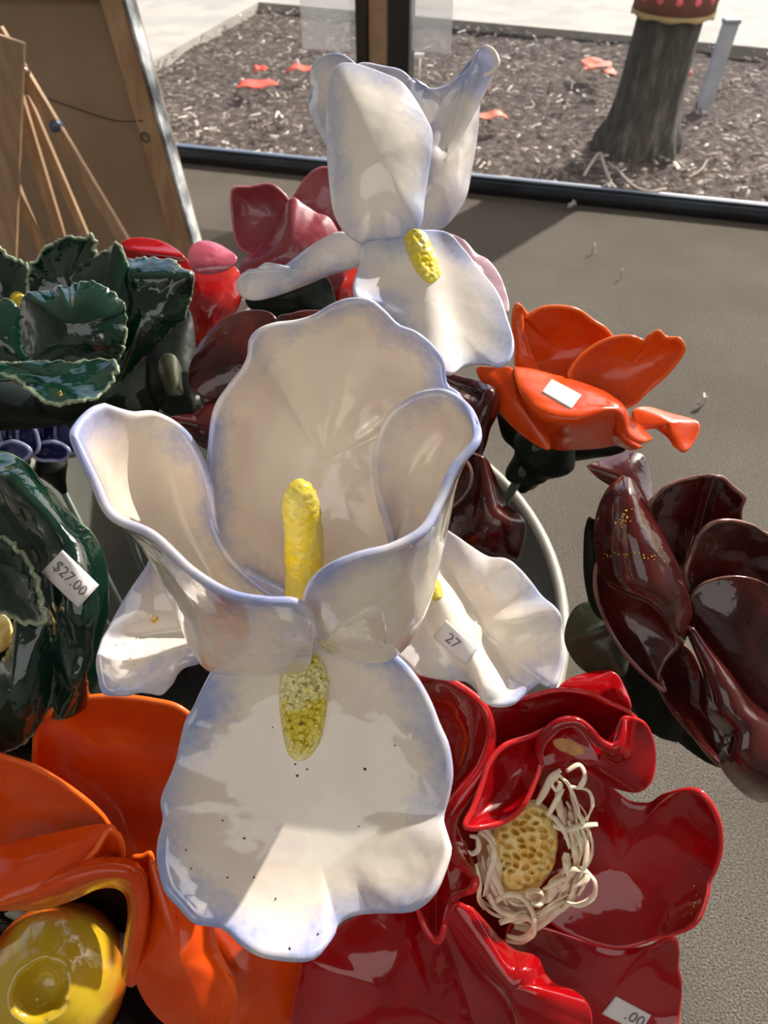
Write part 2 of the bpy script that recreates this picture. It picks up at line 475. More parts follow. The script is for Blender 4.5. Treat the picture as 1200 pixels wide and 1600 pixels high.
def sticker(petal_obj, parent, corners, txt=None, box=(.1, .25, .9, .8), label=None):
    """price sticker laid on a petal: corners TL,TR,BR,BL in pixels"""
    hit = caster(petal_obj); c = np.array(corners, float)
    def at(u, v): return (1-v)*((1-u)*c[0]+u*c[1])+v*((1-u)*c[3]+u*c[2])
    ds = [hit(*at(u, v)) for u in np.linspace(0.05, .95, 7) for v in np.linspace(0.05, .95, 5)]
    fb = float(np.mean([d for d in ds if d is not None]))
    # smooth quadratic fit of the petal's depth: paper bridges the small dents
    A = []; B = []
    for u in np.linspace(0.02, .98, 9):
        for v in np.linspace(0.02, .98, 7):
            d = hit(*at(u, v))
            if d is not None: A.append([1, u, v, u*u, v*v, u*v]); B.append(d)
    co = np.linalg.lstsq(np.array(A), np.array(B), rcond=None)[0]
    resid = max(0, float((np.array(A)@co-np.array(B)).max()))
    def dep(u, v, lift): return float(np.dot([1, u, v, u*u, v*v, u*v], co))-resid-lift
    nu, nv = 12, 8; V = []; Fc = []
    for L in (0.0003, 0.0):
        for i in range(nu):
            for j in range(nv):
                u, v = i/(nu-1), j/(nv-1); x, y = at(u, v); V.append(P(x, y, dep(u, v, L)))
    K = nu*nv
    for i in range(nu-1):
        for j in range(nv-1):
            a = i*nv+j; Fc.append([a, a+1, a+nv+1, a+nv]); Fc.append([K+a, K+a+nv, K+a+nv+1, K+a+1])
    bd = [i*nv for i in range(nu)]+[(nu-1)*nv+j for j in range(1, nv)]+[i*nv+nv-1 for i in range(nu-2, -1, -1)]+[j for j in range(nv-2, 0, -1)]
    for q in range(len(bd)):
        a, b = bd[q], bd[(q+1) % len(bd)]; Fc.append([a, b, K+b, K+a])
    st = link('price_sticker', V, Fc, W['paper'], petal_obj if parent is None else parent)
    st['label'] = label or 'white paper price sticker'
    if txt:
        TV, TF = subdiv(*text_mesh(txt)); mn, mx = TV.min(0), TV.max(0)
        q = [((p[0]-mn[0])/(mx[0]-mn[0])*(box[2]-box[0])+box[0], 1-((p[1]-mn[1])/(mx[1]-mn[1])*(box[3]-box[1])+1-box[3])) for p in TV]
        V = [P(*at(u, v), dep(u, v, .0008)) for u, v in q]
        t = link('price_text', V, TF, W['ink'], st if parent is None else st, smooth=False)
    return st
def specks(name, petal_obj, mat, pts, label=None, jag=True):
    hit = caster(petal_obj); V = []; Fc = []
    for (x, y, r) in pts:
        d = hit(x, y)
        if d is None: continue
        k = len(V); m = 6; V.append(P(x, y, d-.0011))
        for j in range(m):
            th = 2*math.pi*j/m+random.random()*.6; rr = r*(random.uniform(.5, 1.2) if jag else 1)
            d2 = hit(x+rr*math.cos(th), y+rr*math.sin(th)) or d
            V.append(P(x+rr*math.cos(th), y+rr*math.sin(th), d2-.0002))
        for j in range(m): Fc.append([k, k+1+(j+1) % m, k+1+j])
    if not V: return
    o = link(name, V, Fc, mat, petal_obj, smooth=True); o['kind'] = 'stuff'
    if label: o['label'] = label
    return o
def cloud(cx, cy, rx, ry, n, r):
    return [(random.gauss(cx, rx), random.gauss(cy, ry), random.uniform(.5, 1)*r) for _ in range(n)]

# bucket geometry (needed for the stakes' feet)
BX, BY, BR, BZ = -0.1496, 0.4957, 0.3312, 0.396
def stake(parent, top, foot, r=.0035):
    top = np.asarray(top, float); foot = np.asarray(foot, float)
    return tube('stake', parent, W['stem'], [top, foot], [r, r], sides=10, sub=1)
def foot(x, y):
    v = np.array([x-BX, y-BY]); L = np.linalg.norm(v)
    if L > .15: v = v*.15/L
    return np.array([BX+v[0], BY+v[1], .012])
def receptacle(parent, p, r, mat, down, h=.03, name='calyx'):
    """small cup under the petals, narrowing to the stake; p = top centre, down = unit axis"""
    p = np.asarray(p, float); a = np.asarray(down, float); a = a/np.linalg.norm(a)
    return tube(name, parent, mat, [p-a*h*.2, p+a*h*.3, p+a*h*.8, p+a*h*1.6], [r*.6, r, r*.6, r*.2], sides=20, bump=.0015)

# ------------------------------------------------------------------ setting: floor
N = NT('grey carpet')
c = N.mix(N.maprange(N.noise(420, 3), .3, .7), lin((82, 77, 70)), lin((136, 129, 118)))
c = N.mix(N.maprange(N.noise(3.5, 4), .35, .65, 0, .35), c, lin((88, 80, 72)))
c = N.mix(N.maprange(N.noise(1100, 2), .62, .75, 0, .5), c, lin((180, 172, 158)))
N.l(c, N.b.inputs['Base Color']); N.b.inputs['Roughness'].default_value = .95
N.b.inputs['Specular IOR Level'].default_value = .15
N.l(N.bump(N.noise(380, 4), 1, .004), N.b.inputs['Normal']); M_FLOOR = N.m

A265 = floor_pt(600, 288)           # foot of the window in the middle of the view
yaw = math.radians(14.6)
WD = np.array([math.cos(yaw), -math.sin(yaw), 0]); WN = np.array([math.sin(yaw), math.cos(yaw), 0])  # along / outward
def wpt(sx, out=0, z=0): return np.array([A265[0], A265[1], 0])+WD*sx+WN*out+np.array([0, 0, z])
def slab(name, pts, z0, z1, mat, parent=None, origin=None):
    n = len(pts); V = [(p[0], p[1], z1) for p in pts]+[(p[0], p[1], z0) for p in pts]
    Fc = [list(range(n)), list(range(2*n-1, n-1, -1))]+[[i, i+n, (i+1) % n+n, (i+1) % n] for i in range(n)]
    return link(name, V, Fc, mat, parent, smooth=False, origin=origin)
fl = slab('floor', [wpt(-5, .0), wpt(5, .0), wpt(5, 0)-WN*6.5, wpt(-5, 0)-WN*6.5][::-1], -.05, 0, M_FLOOR)
tag(fl, kind='structure')
M_PLASTER = flat('cream plaster', lin((218, 218, 216)), .8)
ce = slab('ceiling', [wpt(-5, .1, 0), wpt(5, .1, 0), wpt(5, 0)-WN*6.5, wpt(-5, 0)-WN*6.5][::-1], 2.9, 3.0, M_PLASTER); tag(ce, kind='structure')
wb = box_between('wall_back', wpt(-5, -6.5, 1.45), wpt(5, -6.5, 1.45), .1, 2.9, M_PLASTER, side=WN); tag(wb, kind='structure')

for nm, a in (('wall_left', -3.2), ('wall_right', 4.2)):
    o = box_between(nm, wpt(a, -6.5, 1.45), wpt(a, -.3, 1.45), .1, 2.9, M_PLASTER, side=WD); tag(o, kind='structure')

# window: sill, head, mullion, glass
M_ALU = flat('dark window aluminium', lin((80, 90, 102)), .35, lin((64, 72, 84)), 4, metal=.4)
M_BLACK = flat('black gasket and sill shade', lin((26, 26, 28)), .4)
M_TAN = flat('tan mullion cover', lin((176, 146, 120)), .5)
win = thing('window_1', None, None, wpt(0, .03, 0)); win['kind'] = 'structure'
for (z0, z1, o0, m) in ((0.018, .04, .0, M_ALU), (.0, .018, -.004, M_BLACK), (2.82, 2.9, 0, M_ALU)):  # lowest black bar is the shade below the frame, built as a strip
    box_between('frame_and_shade', wpt(-5, o0+.03, (z0+z1)/2), wpt(5, o0+.03, (z0+z1)/2), .05, z1-z0, m, win, side=WN)
box_between('glazing_bead', wpt(-5, .02, .044), wpt(5, .02, .044), .008, .008, M_ALU, win, side=WN)
# mullion: left edge pixel 557, right edge 640 at y=40
def win_s(x, y):
    r = FW+RT*((x-600)/F)+UP*((800-y)/F); p0 = wpt(0)
    t = ((p0-CAM)@WN)/(r@WN); q = CAM+r*t; return float((q-p0)@WD), float(q[2])
sl, zl = win_s(557, 60); sr, _ = win_s(640, 60); s1, _ = win_s(575, 60); s2, _ = win_s(606, 60)
for a, b, m, o_ in ((sl, s1, M_BLACK, 0), (s1, s2, M_TAN, .01), (s2, sr, M_BLACK, 0)):
    box_between('mullion', wpt((a+b)/2, .03+o_, .05), wpt((a+b)/2, .03+o_, 2.82), b-a, .08, m, win, side=WD)
for sx in (sl-2.4, sr+2.6):
    box_between('mullion', wpt(sx, .03, .05), wpt(sx, .03, 2.82), .08, .08, M_BLACK, win, side=WD)
N = NT('window glass'); t = N.t; t.nodes.remove(N.b)
tr = N.n('ShaderNodeBsdfTransparent'); gl = N.n('ShaderNodeBsdfGlossy'); gl.inputs['Roughness'].default_value = .02
mx = N.n('ShaderNodeMixShader'); fr = N.n('ShaderNodeFresnel'); fr.inputs[0].default_value = 1.3
N.l(fr.outputs[0], mx.inputs[0]); N.l(tr.outputs[0], mx.inputs[1]); N.l(gl.outputs[0], mx.inputs[2])
N.l(mx.outputs[0], t.nodes['Material Output'].inputs[0]); M_GLASS = N.m
for a, b in ((sl-2.36, sl), (sr, sr+2.56)):
    box_between('pane', wpt((a+b)/2, .03, .05), wpt((a+b)/2, .03, 2.82), b-a, .006, M_GLASS, win, side=WD)
# pale translucent rectangles on the glass
N = NT('pale rectangle'); b = N.b; b.inputs['Base Color'].default_value = (.85, .87, .9, 1); b.inputs['Roughness'].default_value = .7; b.inputs['Alpha'].default_value = .35
for (x0, y0, x1, y1, lb) in ((470, -40, 556, 82, 'pale translucent rectangle on the left glass, left of the mullion'), (641, -40, 702, 84, 'pale translucent rectangle on the right glass, right of the mullion')):
    a0, z0 = win_s(x0, y1); a1, z1 = win_s(x1, y1); _, z2 = win_s((x0+x1)/2, y0)
    q = box_between('window_rectangle', wpt((a0+a1)/2, .02, (z0+z1)/2), wpt((a0+a1)/2, .02, z2), a1-a0, .002, N.m, None, side=WD, origin=wpt((a0+a1)/2, .02, z0))
    tag(q, lb, 'film')

# ------------------------------------------------------------------ outdoors
N = NT('mulch soil')
c = N.ramp(N.noise(28, 8, rough=.75), [(.30, lin((40, 33, 29))), (.46, lin((76, 64, 56))), (.58, lin((112, 96, 84))), (.68, lin((225, 214, 200)))])
N.l(c, N.b.inputs['Base Color']); N.b.inputs['Roughness'].default_value = .95
N.l(N.bump(N.noise(40, 6, rough=.7), 1, .03), N.b.inputs['Normal']); M_MULCH = N.m
gx = np.linspace(-5, 7, 150); gy = np.linspace(.10, 9, 120); V = []; Fc = []
for j, o_ in enumerate(gy):
    for i, a in enumerate(gx):
        q = wpt(a, o_); hgt = -.03+mnoise.noise(Vector((q*9).tolist()))*.018+mnoise.noise(Vector((q*2).tolist()))*.02
        V.append((q[0], q[1], hgt))
for j in range(119):
    for i in range(149):
        k = j*150+i; Fc.append([k, k+1, k+151, k+150])
gd = link('ground_mulch', V, Fc, M_MULCH); tag(gd, kind='structure')
# pavement
M_CONC = flat('pale concrete', lin((176, 170, 158)), .85, lin((160, 155, 146)), 5, bump=(60, .002))
M_ROAD = flat('pale road surface', lin((156, 160, 164)), .8, lin((136, 142, 150)), 2, bump=(80, .004))
def G(x, y, z=.0):
    q = floor_pt(x, y, z); return q
k0 = G(405, 7); k1 = G(245, 97); dv = (k1-k0)/np.linalg.norm(k1-k0)
r0 = G(1200, 80); r1 = G(405, 7)
dr = (r0-r1)/np.linalg.norm(r0-r1)
away = np.array([-dr[1], dr[0], 0]); away = away if away[1] > 0 else -away
pv = slab('sidewalk', [k0, k0+dv*4, k0+dv*4-dr*3, k0-dr*3+away*1.6, k0+away*1.6][::-1], -.06, .012, M_CONC); tag(pv, kind='structure')
pv2 = slab('sidewalk', [k0, k0+dr*9, k0+dr*9+away*1.6, k0+away*1.6], -.06, .012, M_CONC); tag(pv2, kind='structure')
nrm = away
rd = slab('road', [k0-dr*14+away*2.2, k0+dr*16+away*2.2, k0+dr*16+away*25, k0-dr*14+away*25], -.08, -.02, M_ROAD); tag(rd, kind='structure')
cb = slab('kerb', [k0-dr*3+away*1.6, k0+dr*9+away*1.6, k0+dr*9+away*1.75, k0-dr*3+away*1.75], -.06, .03, M_CONC); tag(cb, kind='structure')

# wood chips strewn over the bed
N = NT('wood chip'); oi = N.n('ShaderNodeAttribute', attribute_name='edge')
N.l(N.ramp(oi.outputs['Fac'], [(0, lin((58, 50, 46))), (.45, lin((104, 92, 84))), (.8, lin((160, 146, 134))), (1, lin((236, 228, 214)))]), N.b.inputs['Base Color'])
N.b.inputs['Roughness'].default_value = .8; M_CHIP = N.m
V = []; Fc = []; at = []
rg = random.Random(5)
for _ in range(9000):
    a = rg.uniform(-2.6, 2.6); o_ = .14+rg.random()**1.3*3.6
    q = wpt(a, o_)
    if abs(q[0]-1.0) < .75 and np.hypot(q[0]-floor_pt(1000, 222)[0], q[1]-floor_pt(1000, 222)[1]) < .17: continue
    rel = q-k0
    if rel@away > -.02 and rel@dr > -4: continue
    side = rel[0]*dv[1]-rel[1]*dv[0]
    if side > 0 and rel@dr < 0: continue
    L = rg.uniform(.012, .05); wd = rg.uniform(.004, .013); th = rg.uniform(0, 6.28)
    ax = np.array([math.cos(th), math.sin(th), rg.uniform(-.35, .35)])*L/2; sd_ = np.array([-math.sin(th), math.cos(th), rg.uniform(-.3, .3)])*wd/2
    z = -.02+rg.random()*.03; q = q+np.array([0, 0, z]); k = len(V); up_ = np.array([0, 0, .003])
    V += [q-ax-sd_, q+ax-sd_, q+ax*.9+sd_, q-ax*.8+sd_, q+up_]
    col = rg.random()**1.6; at += [col]*5
    Fc += [[k, k+1, k+4], [k+1, k+2, k+4], [k+2, k+3, k+4], [k+3, k, k+4]]
ch = link('wood_chips', V, Fc, M_CHIP, smooth=False, attr=at)
tag(ch, 'loose brown wood chips strewn over the planting bed outside the window', 'mulch', kind='stuff')

# red leaves / shards on the bed
M_LEAF = flat('red leaf', lin((214, 84, 60)), .6, lin((190, 66, 48)), 30); M_BRN = flat('orange brown leaf', lin((206, 120, 88)), .7, lin((160, 84, 60)), 40)
def leaf(x, y, L, wd, th, mat, label, cat='leaf', nm='fallen_leaf', z=.012, group=None):
    q = floor_pt(x, y, z); V = []; Fc = []
    o8 = []
    for i in range(9):
        t = i/8; hw = wd*math.sin(math.pi*min(1, t*.95+.04))**.7/2
        c0 = np.array([math.cos(th), math.sin(th), 0])*(t-.5)*L; sdv = np.array([-math.sin(th), math.cos(th), 0])
        zz = .012*math.sin(t*3)+.006*math.sin(t*9+x)
        for j, k in ((-1, .008), (0, 0), (1, .01)): V.append(q+c0+sdv*hw*j+np.array([0, 0, zz+k]))
    for i in range(8):
        for j in range(2): a = i*3+j; Fc.append([a, a+1, a+4, a+3])
    nV = len(V); V += [v-np.array([0, 0, .0025]) for v in V]; Fc += [[i+nV for i in f][::-1] for f in Fc]
    bd = [0, 1, 2]+[i*3+2 for i in range(1, 9)]+[25, 24]+[i*3 for i in range(7, 0, -1)]
    for a, b in zip(bd, bd[1:]+bd[:1]): Fc.append([a, a+nV, b+nV, b])
    o = link(nm, V, Fc, mat, origin=q); return tag(o, label, cat, group)
leaf(402, 138, .17, .10, .1, M_LEAF, 'red flat piece lying on the mulch, largest and nearest of the red pieces')
leaf(408, 113, .06, .07, .5, M_LEAF, 'small red piece on the mulch just behind the largest red piece')
leaf(470, 113, .13, .07, .0, M_LEAF, 'red piece on the mulch at the left of the tall white iris')
leaf(768, 187, .12, .07, .05, M_BRN, 'tan flat leaf on the mulch right of the tall white iris')
leaf(930, 105, .14, .14, .9, M_BRN, 'orange brown leaf on the mulch left of the tree trunk', z=.03)
leaf(950, 118, .08, .06, 2.1, M_BRN, 'smaller orange brown leaf touching the tree trunk on its left', z=.04)
leaf(757, 140, .05, .04, 2.1, M_BRN, 'small tan leaf between the iris tip and the tree')
leaf(1072, 120, .06, .04, 1.2, M_LEAF, 'small red leaf between tree trunk and grey post', z=.04)
# roots and twigs
M_TWIG = flat('pale twig', lin((150, 134, 120)), .8)
for (pts, r, lb) in (([(962, 262), (985, 288), (1010, 300), (1040, 296)], .006, 'pale root curving right from below the tree trunk'),
                 ([(938, 240), (945, 262), (952, 282)], .006, 'short pale root pointing down below the tree trunk'),
                 ([(935, 240), (922, 258), (912, 275)], .005, 'short pale twig slanting left below the tree trunk'),
                 ([(1105, 250), (1095, 265), (1075, 278)], .003, 'thin curved twig at the right of the roots')):
    w_ = [floor_pt(x, y, .012) for x, y in pts]
    o = tube('twig', None, M_TWIG, w_, [r]*len(w_), sides=8, origin=w_[0]); tag(o, lb, 'twig')

# tree
N = NT('bark'); vec = N.n('ShaderNodeMapping'); vec.inputs['Scale'].default_value = (1, 1, .25); N.l(N.coord(), vec.inputs[0])
c = N.ramp(N.noise(28, 6, vec.outputs[0], rough=.7), [(.3, lin((42, 40, 37))), (.5, lin((72, 68, 62))), (.72, lin((120, 115, 105)))])
N.l(c, N.b.inputs['Base Color']); N.b.inputs['Roughness'].default_value = .9
N.l(N.bump(N.noise(30, 6, vec.outputs[0], rough=.7), 1, .03), N.b.inputs['Normal']); M_BARK = N.m
TB = floor_pt(1000, 222, 0)
tree = thing('tree', 'grey barked tree trunk standing in the mulch outside the window', 'tree', TB)
V = []; Fc = []; nz = 60; ns = 36
for i in range(nz):
    z = -.05+i/(nz-1)*3.2
    r = .098+.038*math.exp(-max(z, 0)/.06)+.012*math.exp(-z/1.0); cx = TB[0]+.03*z; cy = TB[1]+.0*z
    for j in range(ns):
        th = 2*math.pi*j/ns; q = np.array([cx, cy, z]); dirv = np.array([math.cos(th), math.sin(th), 0])
        rr = r*(1+.10*mnoise.noise(Vector((math.cos(th)*1.3, math.sin(th)*1.3, z*1.5)))+(.16*math.exp(-max(z, 0)/.1))*math.sin(th*5+1))
        V.append(q+dirv*rr)
for i in range(nz-1):
    for j in range(ns):
        k = (j+1) % ns; Fc.append([i*ns+j, i*ns+k, (i+1)*ns+k, (i+1)*ns+j])
Fc.append([(nz-1)*ns+j for j in range(ns)])
link('trunk', V, Fc, M_BARK, tree)
for k_, th in enumerate((.3, 1.9, 3.3, 4.6)):     # limbs far above the frame
    a = np.array([TB[0]+.09, TB[1], 2.9+.05*k_]); b = a+np.array([math.cos(th)*.7, math.sin(th)*.7, .9])
    tube('limb', tree, M_BARK, [a-np.array([0, 0, .1]), a+(b-a)*.4+np.array([0, 0, .05]), b], [.06, .045, .02], sides=10)
# patterned wrap round the trunk
N = NT('brown wrap'); N.l(N.mix(N.noise(20), lin((110, 66, 54)), lin((132, 84, 70))), N.b.inputs['Base Color']); N.b.inputs['Roughness'].default_value = .85; M_WRAP = N.m
wrap = thing('trunk_wrap', 'brown wrap with pink dots and yellow hem round the tree trunk', 'wrap', (TB[0]+.02, TB[1], .59))
def ring(name, z0, z1, r, mat, parent, nseg=40, wav=0):
    V = []; Fc = []; zs = np.linspace(z0, z1, 6)
    for (rr, fl_) in ((r, 0), (r-.006, 1)):
        for z in zs:
            for j in range(nseg):
                th = 2*math.pi*j/nseg; zz = z-(wav*.5*(1+math.sin(th*9)) if z == zs[0] else 0)
                V.append((TB[0]+.03*z+rr*math.cos(th), TB[1]+rr*math.sin(th), zz))
    K = 6*nseg
    for i in range(5):
        for j in range(nseg):
            k = (j+1) % nseg; Fc.append([i*nseg+j, i*nseg+k, (i+1)*nseg+k, (i+1)*nseg+j]); Fc.append([K+i*nseg+j, K+(i+1)*nseg+j, K+(i+1)*nseg+k, K+i*nseg+k])
    for i in (0, 5):
        for j in range(nseg):
            k = (j+1) % nseg; Fc.append([i*nseg+j, K+i*nseg+j, K+i*nseg+k, i*nseg+k])
    return link(name, V, Fc, mat, parent)
zw = float(plane_y(1040, 28, TB[1]-.1)[2])
ring('band', zw, zw+.45, .128, M_WRAP, wrap)
ring('hem', zw-.006, zw+.006, .130, flat('yellow hem', lin((168, 146, 100)), .8), wrap, wav=.008)
M_DOT = flat('pink dot', lin((214, 92, 100)), .7)
for k_ in range(3):
    for j in range(14):
        th = 2*math.pi*(j+.5*k_)/14; z = zw+.045+k_*.1
        cc = np.array([TB[0]+.03*z+.128*math.cos(th), TB[1]+.128*math.sin(th), z]); nn = np.array([math.cos(th), math.sin(th), 0]); tt = np.array([-math.sin(th), math.cos(th), 0])
        V = [cc+nn*.006]+[cc+nn*.001+tt*.011*math.cos(a)+np.array([0, 0, .011*math.sin(a)]) for a in np.linspace(0, 2*math.pi, 10, endpoint=False)]
        link('dot', V, [[0, 1+i, 1+(i+1) % 10] for i in range(10)], M_DOT, wrap)
# grey post behind the tree
pb = floor_pt(1100, 160, 0); pt = np.array([pb[0]+.02, pb[1], .27])
post = thing('marker_post', 'pale grey marker post right behind the tree trunk', 'post', pb)
box_between('post', pb-np.array([0, 0, .05]), pt, .055, .03, flat('pale grey post', lin((176, 182, 190)), .5), post)
box_between('post_cap', pt, pt+np.array([0, 0, .015]), .062, .037, flat('post cap', lin((150, 156, 165)), .5), post)
# small white utility marker behind the left of the iris tip
q0 = floor_pt(650, 128, 0)
mk = thing('wire_marker', 'small white wire marker right of the mullion', 'marker', q0)
for dx in (-.014, .014): tube('leg', mk, W['paper'], [q0+np.array([dx, 0, -.02]), q0+np.array([dx, 0, .1])], [.004, .004], sides=8, sub=1)
box_between('crossbar', q0+np.array([-.03, 0, .1]), q0+np.array([.03, 0, .1]), .012, .012, W['paper'], mk, side=(0, 0, 1))

# ------------------------------------------------------------------ stretched canvas and easel at the left
M_WOOD = None
N = NT('pine wood'); vec = N.n('ShaderNodeMapping'); vec.inputs['Scale'].default_value = (8, 8, 1); N.l(N.coord(), vec.inputs[0])
N.l(N.ramp(N.noise(9, 5, vec.outputs[0]), [(.3, lin((150, 118, 88))), (.7, lin((184, 152, 118)))]), N.b.inputs['Base Color']); N.b.inputs['Roughness'].default_value = .6; M_WOOD = N.m
N = NT('raw canvas back'); N.l(N.mix(N.maprange(N.noise(5, 4), .3, .7), lin((168, 144, 120)), lin((152, 128, 104))), N.b.inputs['Base Color']); N.b.inputs['Roughness'].default_value = .9
N.l(N.bump(N.noise(500, 2), 1, .001), N.b.inputs['Normal']); M_CANV = N.m
N = NT('painted canvas edge'); N.l(N.ramp(N.noise(14, 5), [(.35, lin((60, 66, 72))), (.5, lin((140, 146, 150))), (.62, lin((216, 218, 216)))]), N.b.inputs['Base Color']); N.b.inputs['Roughness'].default_value = .6; M_PEDGE = N.m
cyaw = math.radians(8)
cD = np.array([math.cos(cyaw), -math.sin(cyaw), 0]); cN = np.array([math.sin(cyaw), math.cos(cyaw), 0])
top = plane_y(200, 0, 1.64); bot = plane_y(306, 380, 1.56)
cU = (top-bot)/np.linalg.norm(top-bot)
cN = np.cross(cU, -cD); cN = cN if cN[1] > 0 else -cN; cN /= np.linalg.norm(cN)
low = bot-cU*(bot[2]-.004)/cU[2]; H = (0.668-low[2])/cU[2]
wc = thing('stretched_canvas', 'large stretched canvas seen from the back, leaning beside the window', 'canvas', low)
CW = .85
def cpt(a, h, b): return low-cD*a+cU*h+cN*b        # a: leftwards, h: up, b: away
bw = .042; bd_ = .035
box_between('stretcher_bar', cpt(bw/2+.004, .0, 0), cpt(bw/2+.004, H+.05, 0), bw, bd_, M_WOOD, wc, side=cD)
box_between('stretcher_bar', cpt(CW-bw/2, .0, 0), cpt(CW-bw/2, H+.05, 0), bw, bd_, M_WOOD, wc, side=cD)
box_between('stretcher_bar', cpt(bw, H+.05-bw/2, 0), cpt(CW-bw, H+.05-bw/2, 0), bw, bd_, M_WOOD, wc, side=cU)
box_between('stretcher_bar', cpt(bw, bw/2, 0), cpt(CW-bw, bw/2, 0), bw, bd_, M_WOOD, wc, side=cU)
box_between('canvas_cloth', cpt(CW/2, 0, bd_/2+.003), cpt(CW/2, H+.05, bd_/2+.003), CW, .004, M_CANV, wc, side=cD)
box_between('canvas_edge', cpt(-.003, 0, .0), cpt(-.003, H+.053, .0), .006, bd_+.012, M_PEDGE, wc, side=cD)
# hanging wire and screw eye on the back
wa = cpt(.035, .46, -bd_/2-.003)
tube('hanging_wire', wc, flat('dark wire', lin((70, 55, 45)), .5), [cpt(.03, .49, -.02), cpt(.10, .485, 0), cpt(.2, .51, .005), cpt(.34, .55, .005), cpt(.46, .60, .01)], [.0012]*5, sides=6)
tube('screw_eye', wc, W['stem'], [wa+cD*math.cos(t_)*.008+cU*math.sin(t_)*.008 for t_ in np.linspace(0, 6.0, 9)], [.002]*9, sides=6)

es = thing('wooden_easel', 'folded pale wooden easel with fanned struts in front of the canvas', 'easel', (-.66, 1.42, 0))
def to_floor(a, b):
    a = np.asarray(a); b = np.asarray(b); t_ = (a[2]-.0)/(a[2]-b[2]); return a+(b-a)*t_
for (x0, y0, x1, y1, Y, wpx) in ((18, 60, 8, 400, 1.30, 30), (-5, 45, 192, 372, 1.36, 16), (28, 150, 98, 380, 1.40, 15), (40, 150, 135, 372, 1.43, 12), (22, 285, 70, 400, 1.38, 12), (-30, 20, -4, 400, 1.33, 22)):
    a = plane_y(x0, y0, Y); b = plane_y(x1, y1, Y-.04); fl_ = to_floor(a, b); wm = wpx/F*1.5
    box_between('strut', a, fl_, wm, .012, M_WOOD, es, side=np.cross(fl_-a, [0, 1, 0]))
M_BLU = flat('blue grey fastening', lin((92, 104, 128)), .4, metal=.3)
for (x, y) in ((28, 88), (88, 195)):
    a = plane_y(x, y, 1.345); tube('bolt', es, M_BLU, [a, a-np.array([0, .012, 0])], [.011, .008], sides=14, sub=2)
a = plane_y(38, 110, 1.33); tube('bolt', es, flat('shiny brass', lin((190, 160, 150)), .2, metal=.8), [a, a-np.array([0, .012, 0])], [.009, .006], sides=14, sub=2)

# scraps on the floor
for (x, y, L, lb) in ((893, 326, .035, 'white scrap on the carpet nearest the window frame'), (927, 394, .014, 'tiny white scrap on the carpet behind the orange flower'), (1095, 632, .03, 'pale bluish scrap on the carpet right of the orange flower'), (970, 434, .01, 'tiny pale speck on the carpet above the orange flower')):
    leaf(x, y, L, L*.35, .6, W['paper'], lb, 'scrap', 'paper_scrap', z=.004)

# ------------------------------------------------------------------ bucket
M_GALV = flat('dull galvanised metal', lin((100, 100, 90)), .55, lin((84, 84, 76)), 6, metal=.1)
M_RIM = flat('pale rolled rim', lin((176, 174, 160)), .45, lin((160, 158, 146)), 8, metal=.1)
bk = thing('bucket', 'large round grey tub holding the flower stakes', 'bucket', (BX, BY, 0))
def lathe(name, prof, mat, parent, n=96):
    V = []; Fc = []
    for (r, z) in prof:
        for j in range(n):
            th = 2*math.pi*j/n; V.append((BX+r*math.cos(th), BY+r*math.sin(th), z))
    m = len(prof)
    for i in range(m):
        for j in range(n):
            k = (j+1) % n; i2 = (i+1) % m
            if r_closed or i2: Fc.append([i*n+j, i*n+k, i2*n+k, i2*n+j])
    return link(name, V, Fc, mat, parent)
r_closed = True
lathe('tub_wall', [(.0, .001), (.205, .001), (.212, .02), (BR-.002, BZ), (BR-.006, BZ), (.205, .025), (.0, .01)], M_GALV, bk)
Vf = []; Ff = []
for i in range(14):
    for j in range(40):
        rr = i/13*(.22); th = 2*math.pi*j/40; x = BX+rr*math.cos(th); y = BY+rr*math.sin(th)
        Vf.append((x, y, .13+.02*mnoise.noise(Vector((x*14, y*14, 0)))))
for i in range(13):
    for j in range(40): k_ = (j+1) % 40; Ff.append([i*40+j, (i+1)*40+j, (i+1)*40+k_, i*40+k_])
link('shade_filling', Vf, Ff, flat('added dark shade', lin((30, 28, 26)), .9), bk)  # unseen surface added near black to deepen the shade between the stems
lathe('rim', [(BR+.006*math.cos(a)-.004, BZ+.006*math.sin(a)) for a in np.linspace(0, 2*math.pi, 12, endpoint=False)], M_RIM, bk)
for sgn in (0.55, 0.55+math.pi):
    c0 = np.array([BX+(BR+.0)*math.cos(sgn), BY+BR*math.sin(sgn), BZ-.06]); tt = np.array([-math.sin(sgn), math.cos(sgn), 0]); oo = np.array([math.cos(sgn), math.sin(sgn), 0])
    tube('handle', bk, W['stem'], [c0-tt*.05-oo*.01, c0-tt*.045+oo*.02-np.array([0, 0, .03]), c0+oo*.025-np.array([0, 0, .05]), c0+tt*.045+oo*.02-np.array([0, 0, .03]), c0+tt*.05-oo*.01], [.004]*5, sides=8)

# ------------------------------------------------------------------ ceramic flowers
def flower(name, label, base_px, base_d, foot_at=None, cat='flower', group=None, calyx_r=.022, calyx_mat='calyx', bend=None, stake_on=True, sr=.0035):
    b = P(base_px[0], base_px[1], base_d)
    ft = foot(b[0]+(BX-b[0])*.45, b[1]+(BY-b[1])*.45) if foot_at is None else np.array(foot_at)
    t = thing(name, label, cat, ft, group)
    dn = (ft-b)/np.linalg.norm(ft-b)
    receptacle(t, b, calyx_r, W[calyx_mat], dn, h=calyx_r*1.4)
    if stake_on: tube('stake', t, W['stem'], [b+dn*calyx_r, ft], [sr, sr], sides=10, sub=1)
    return t

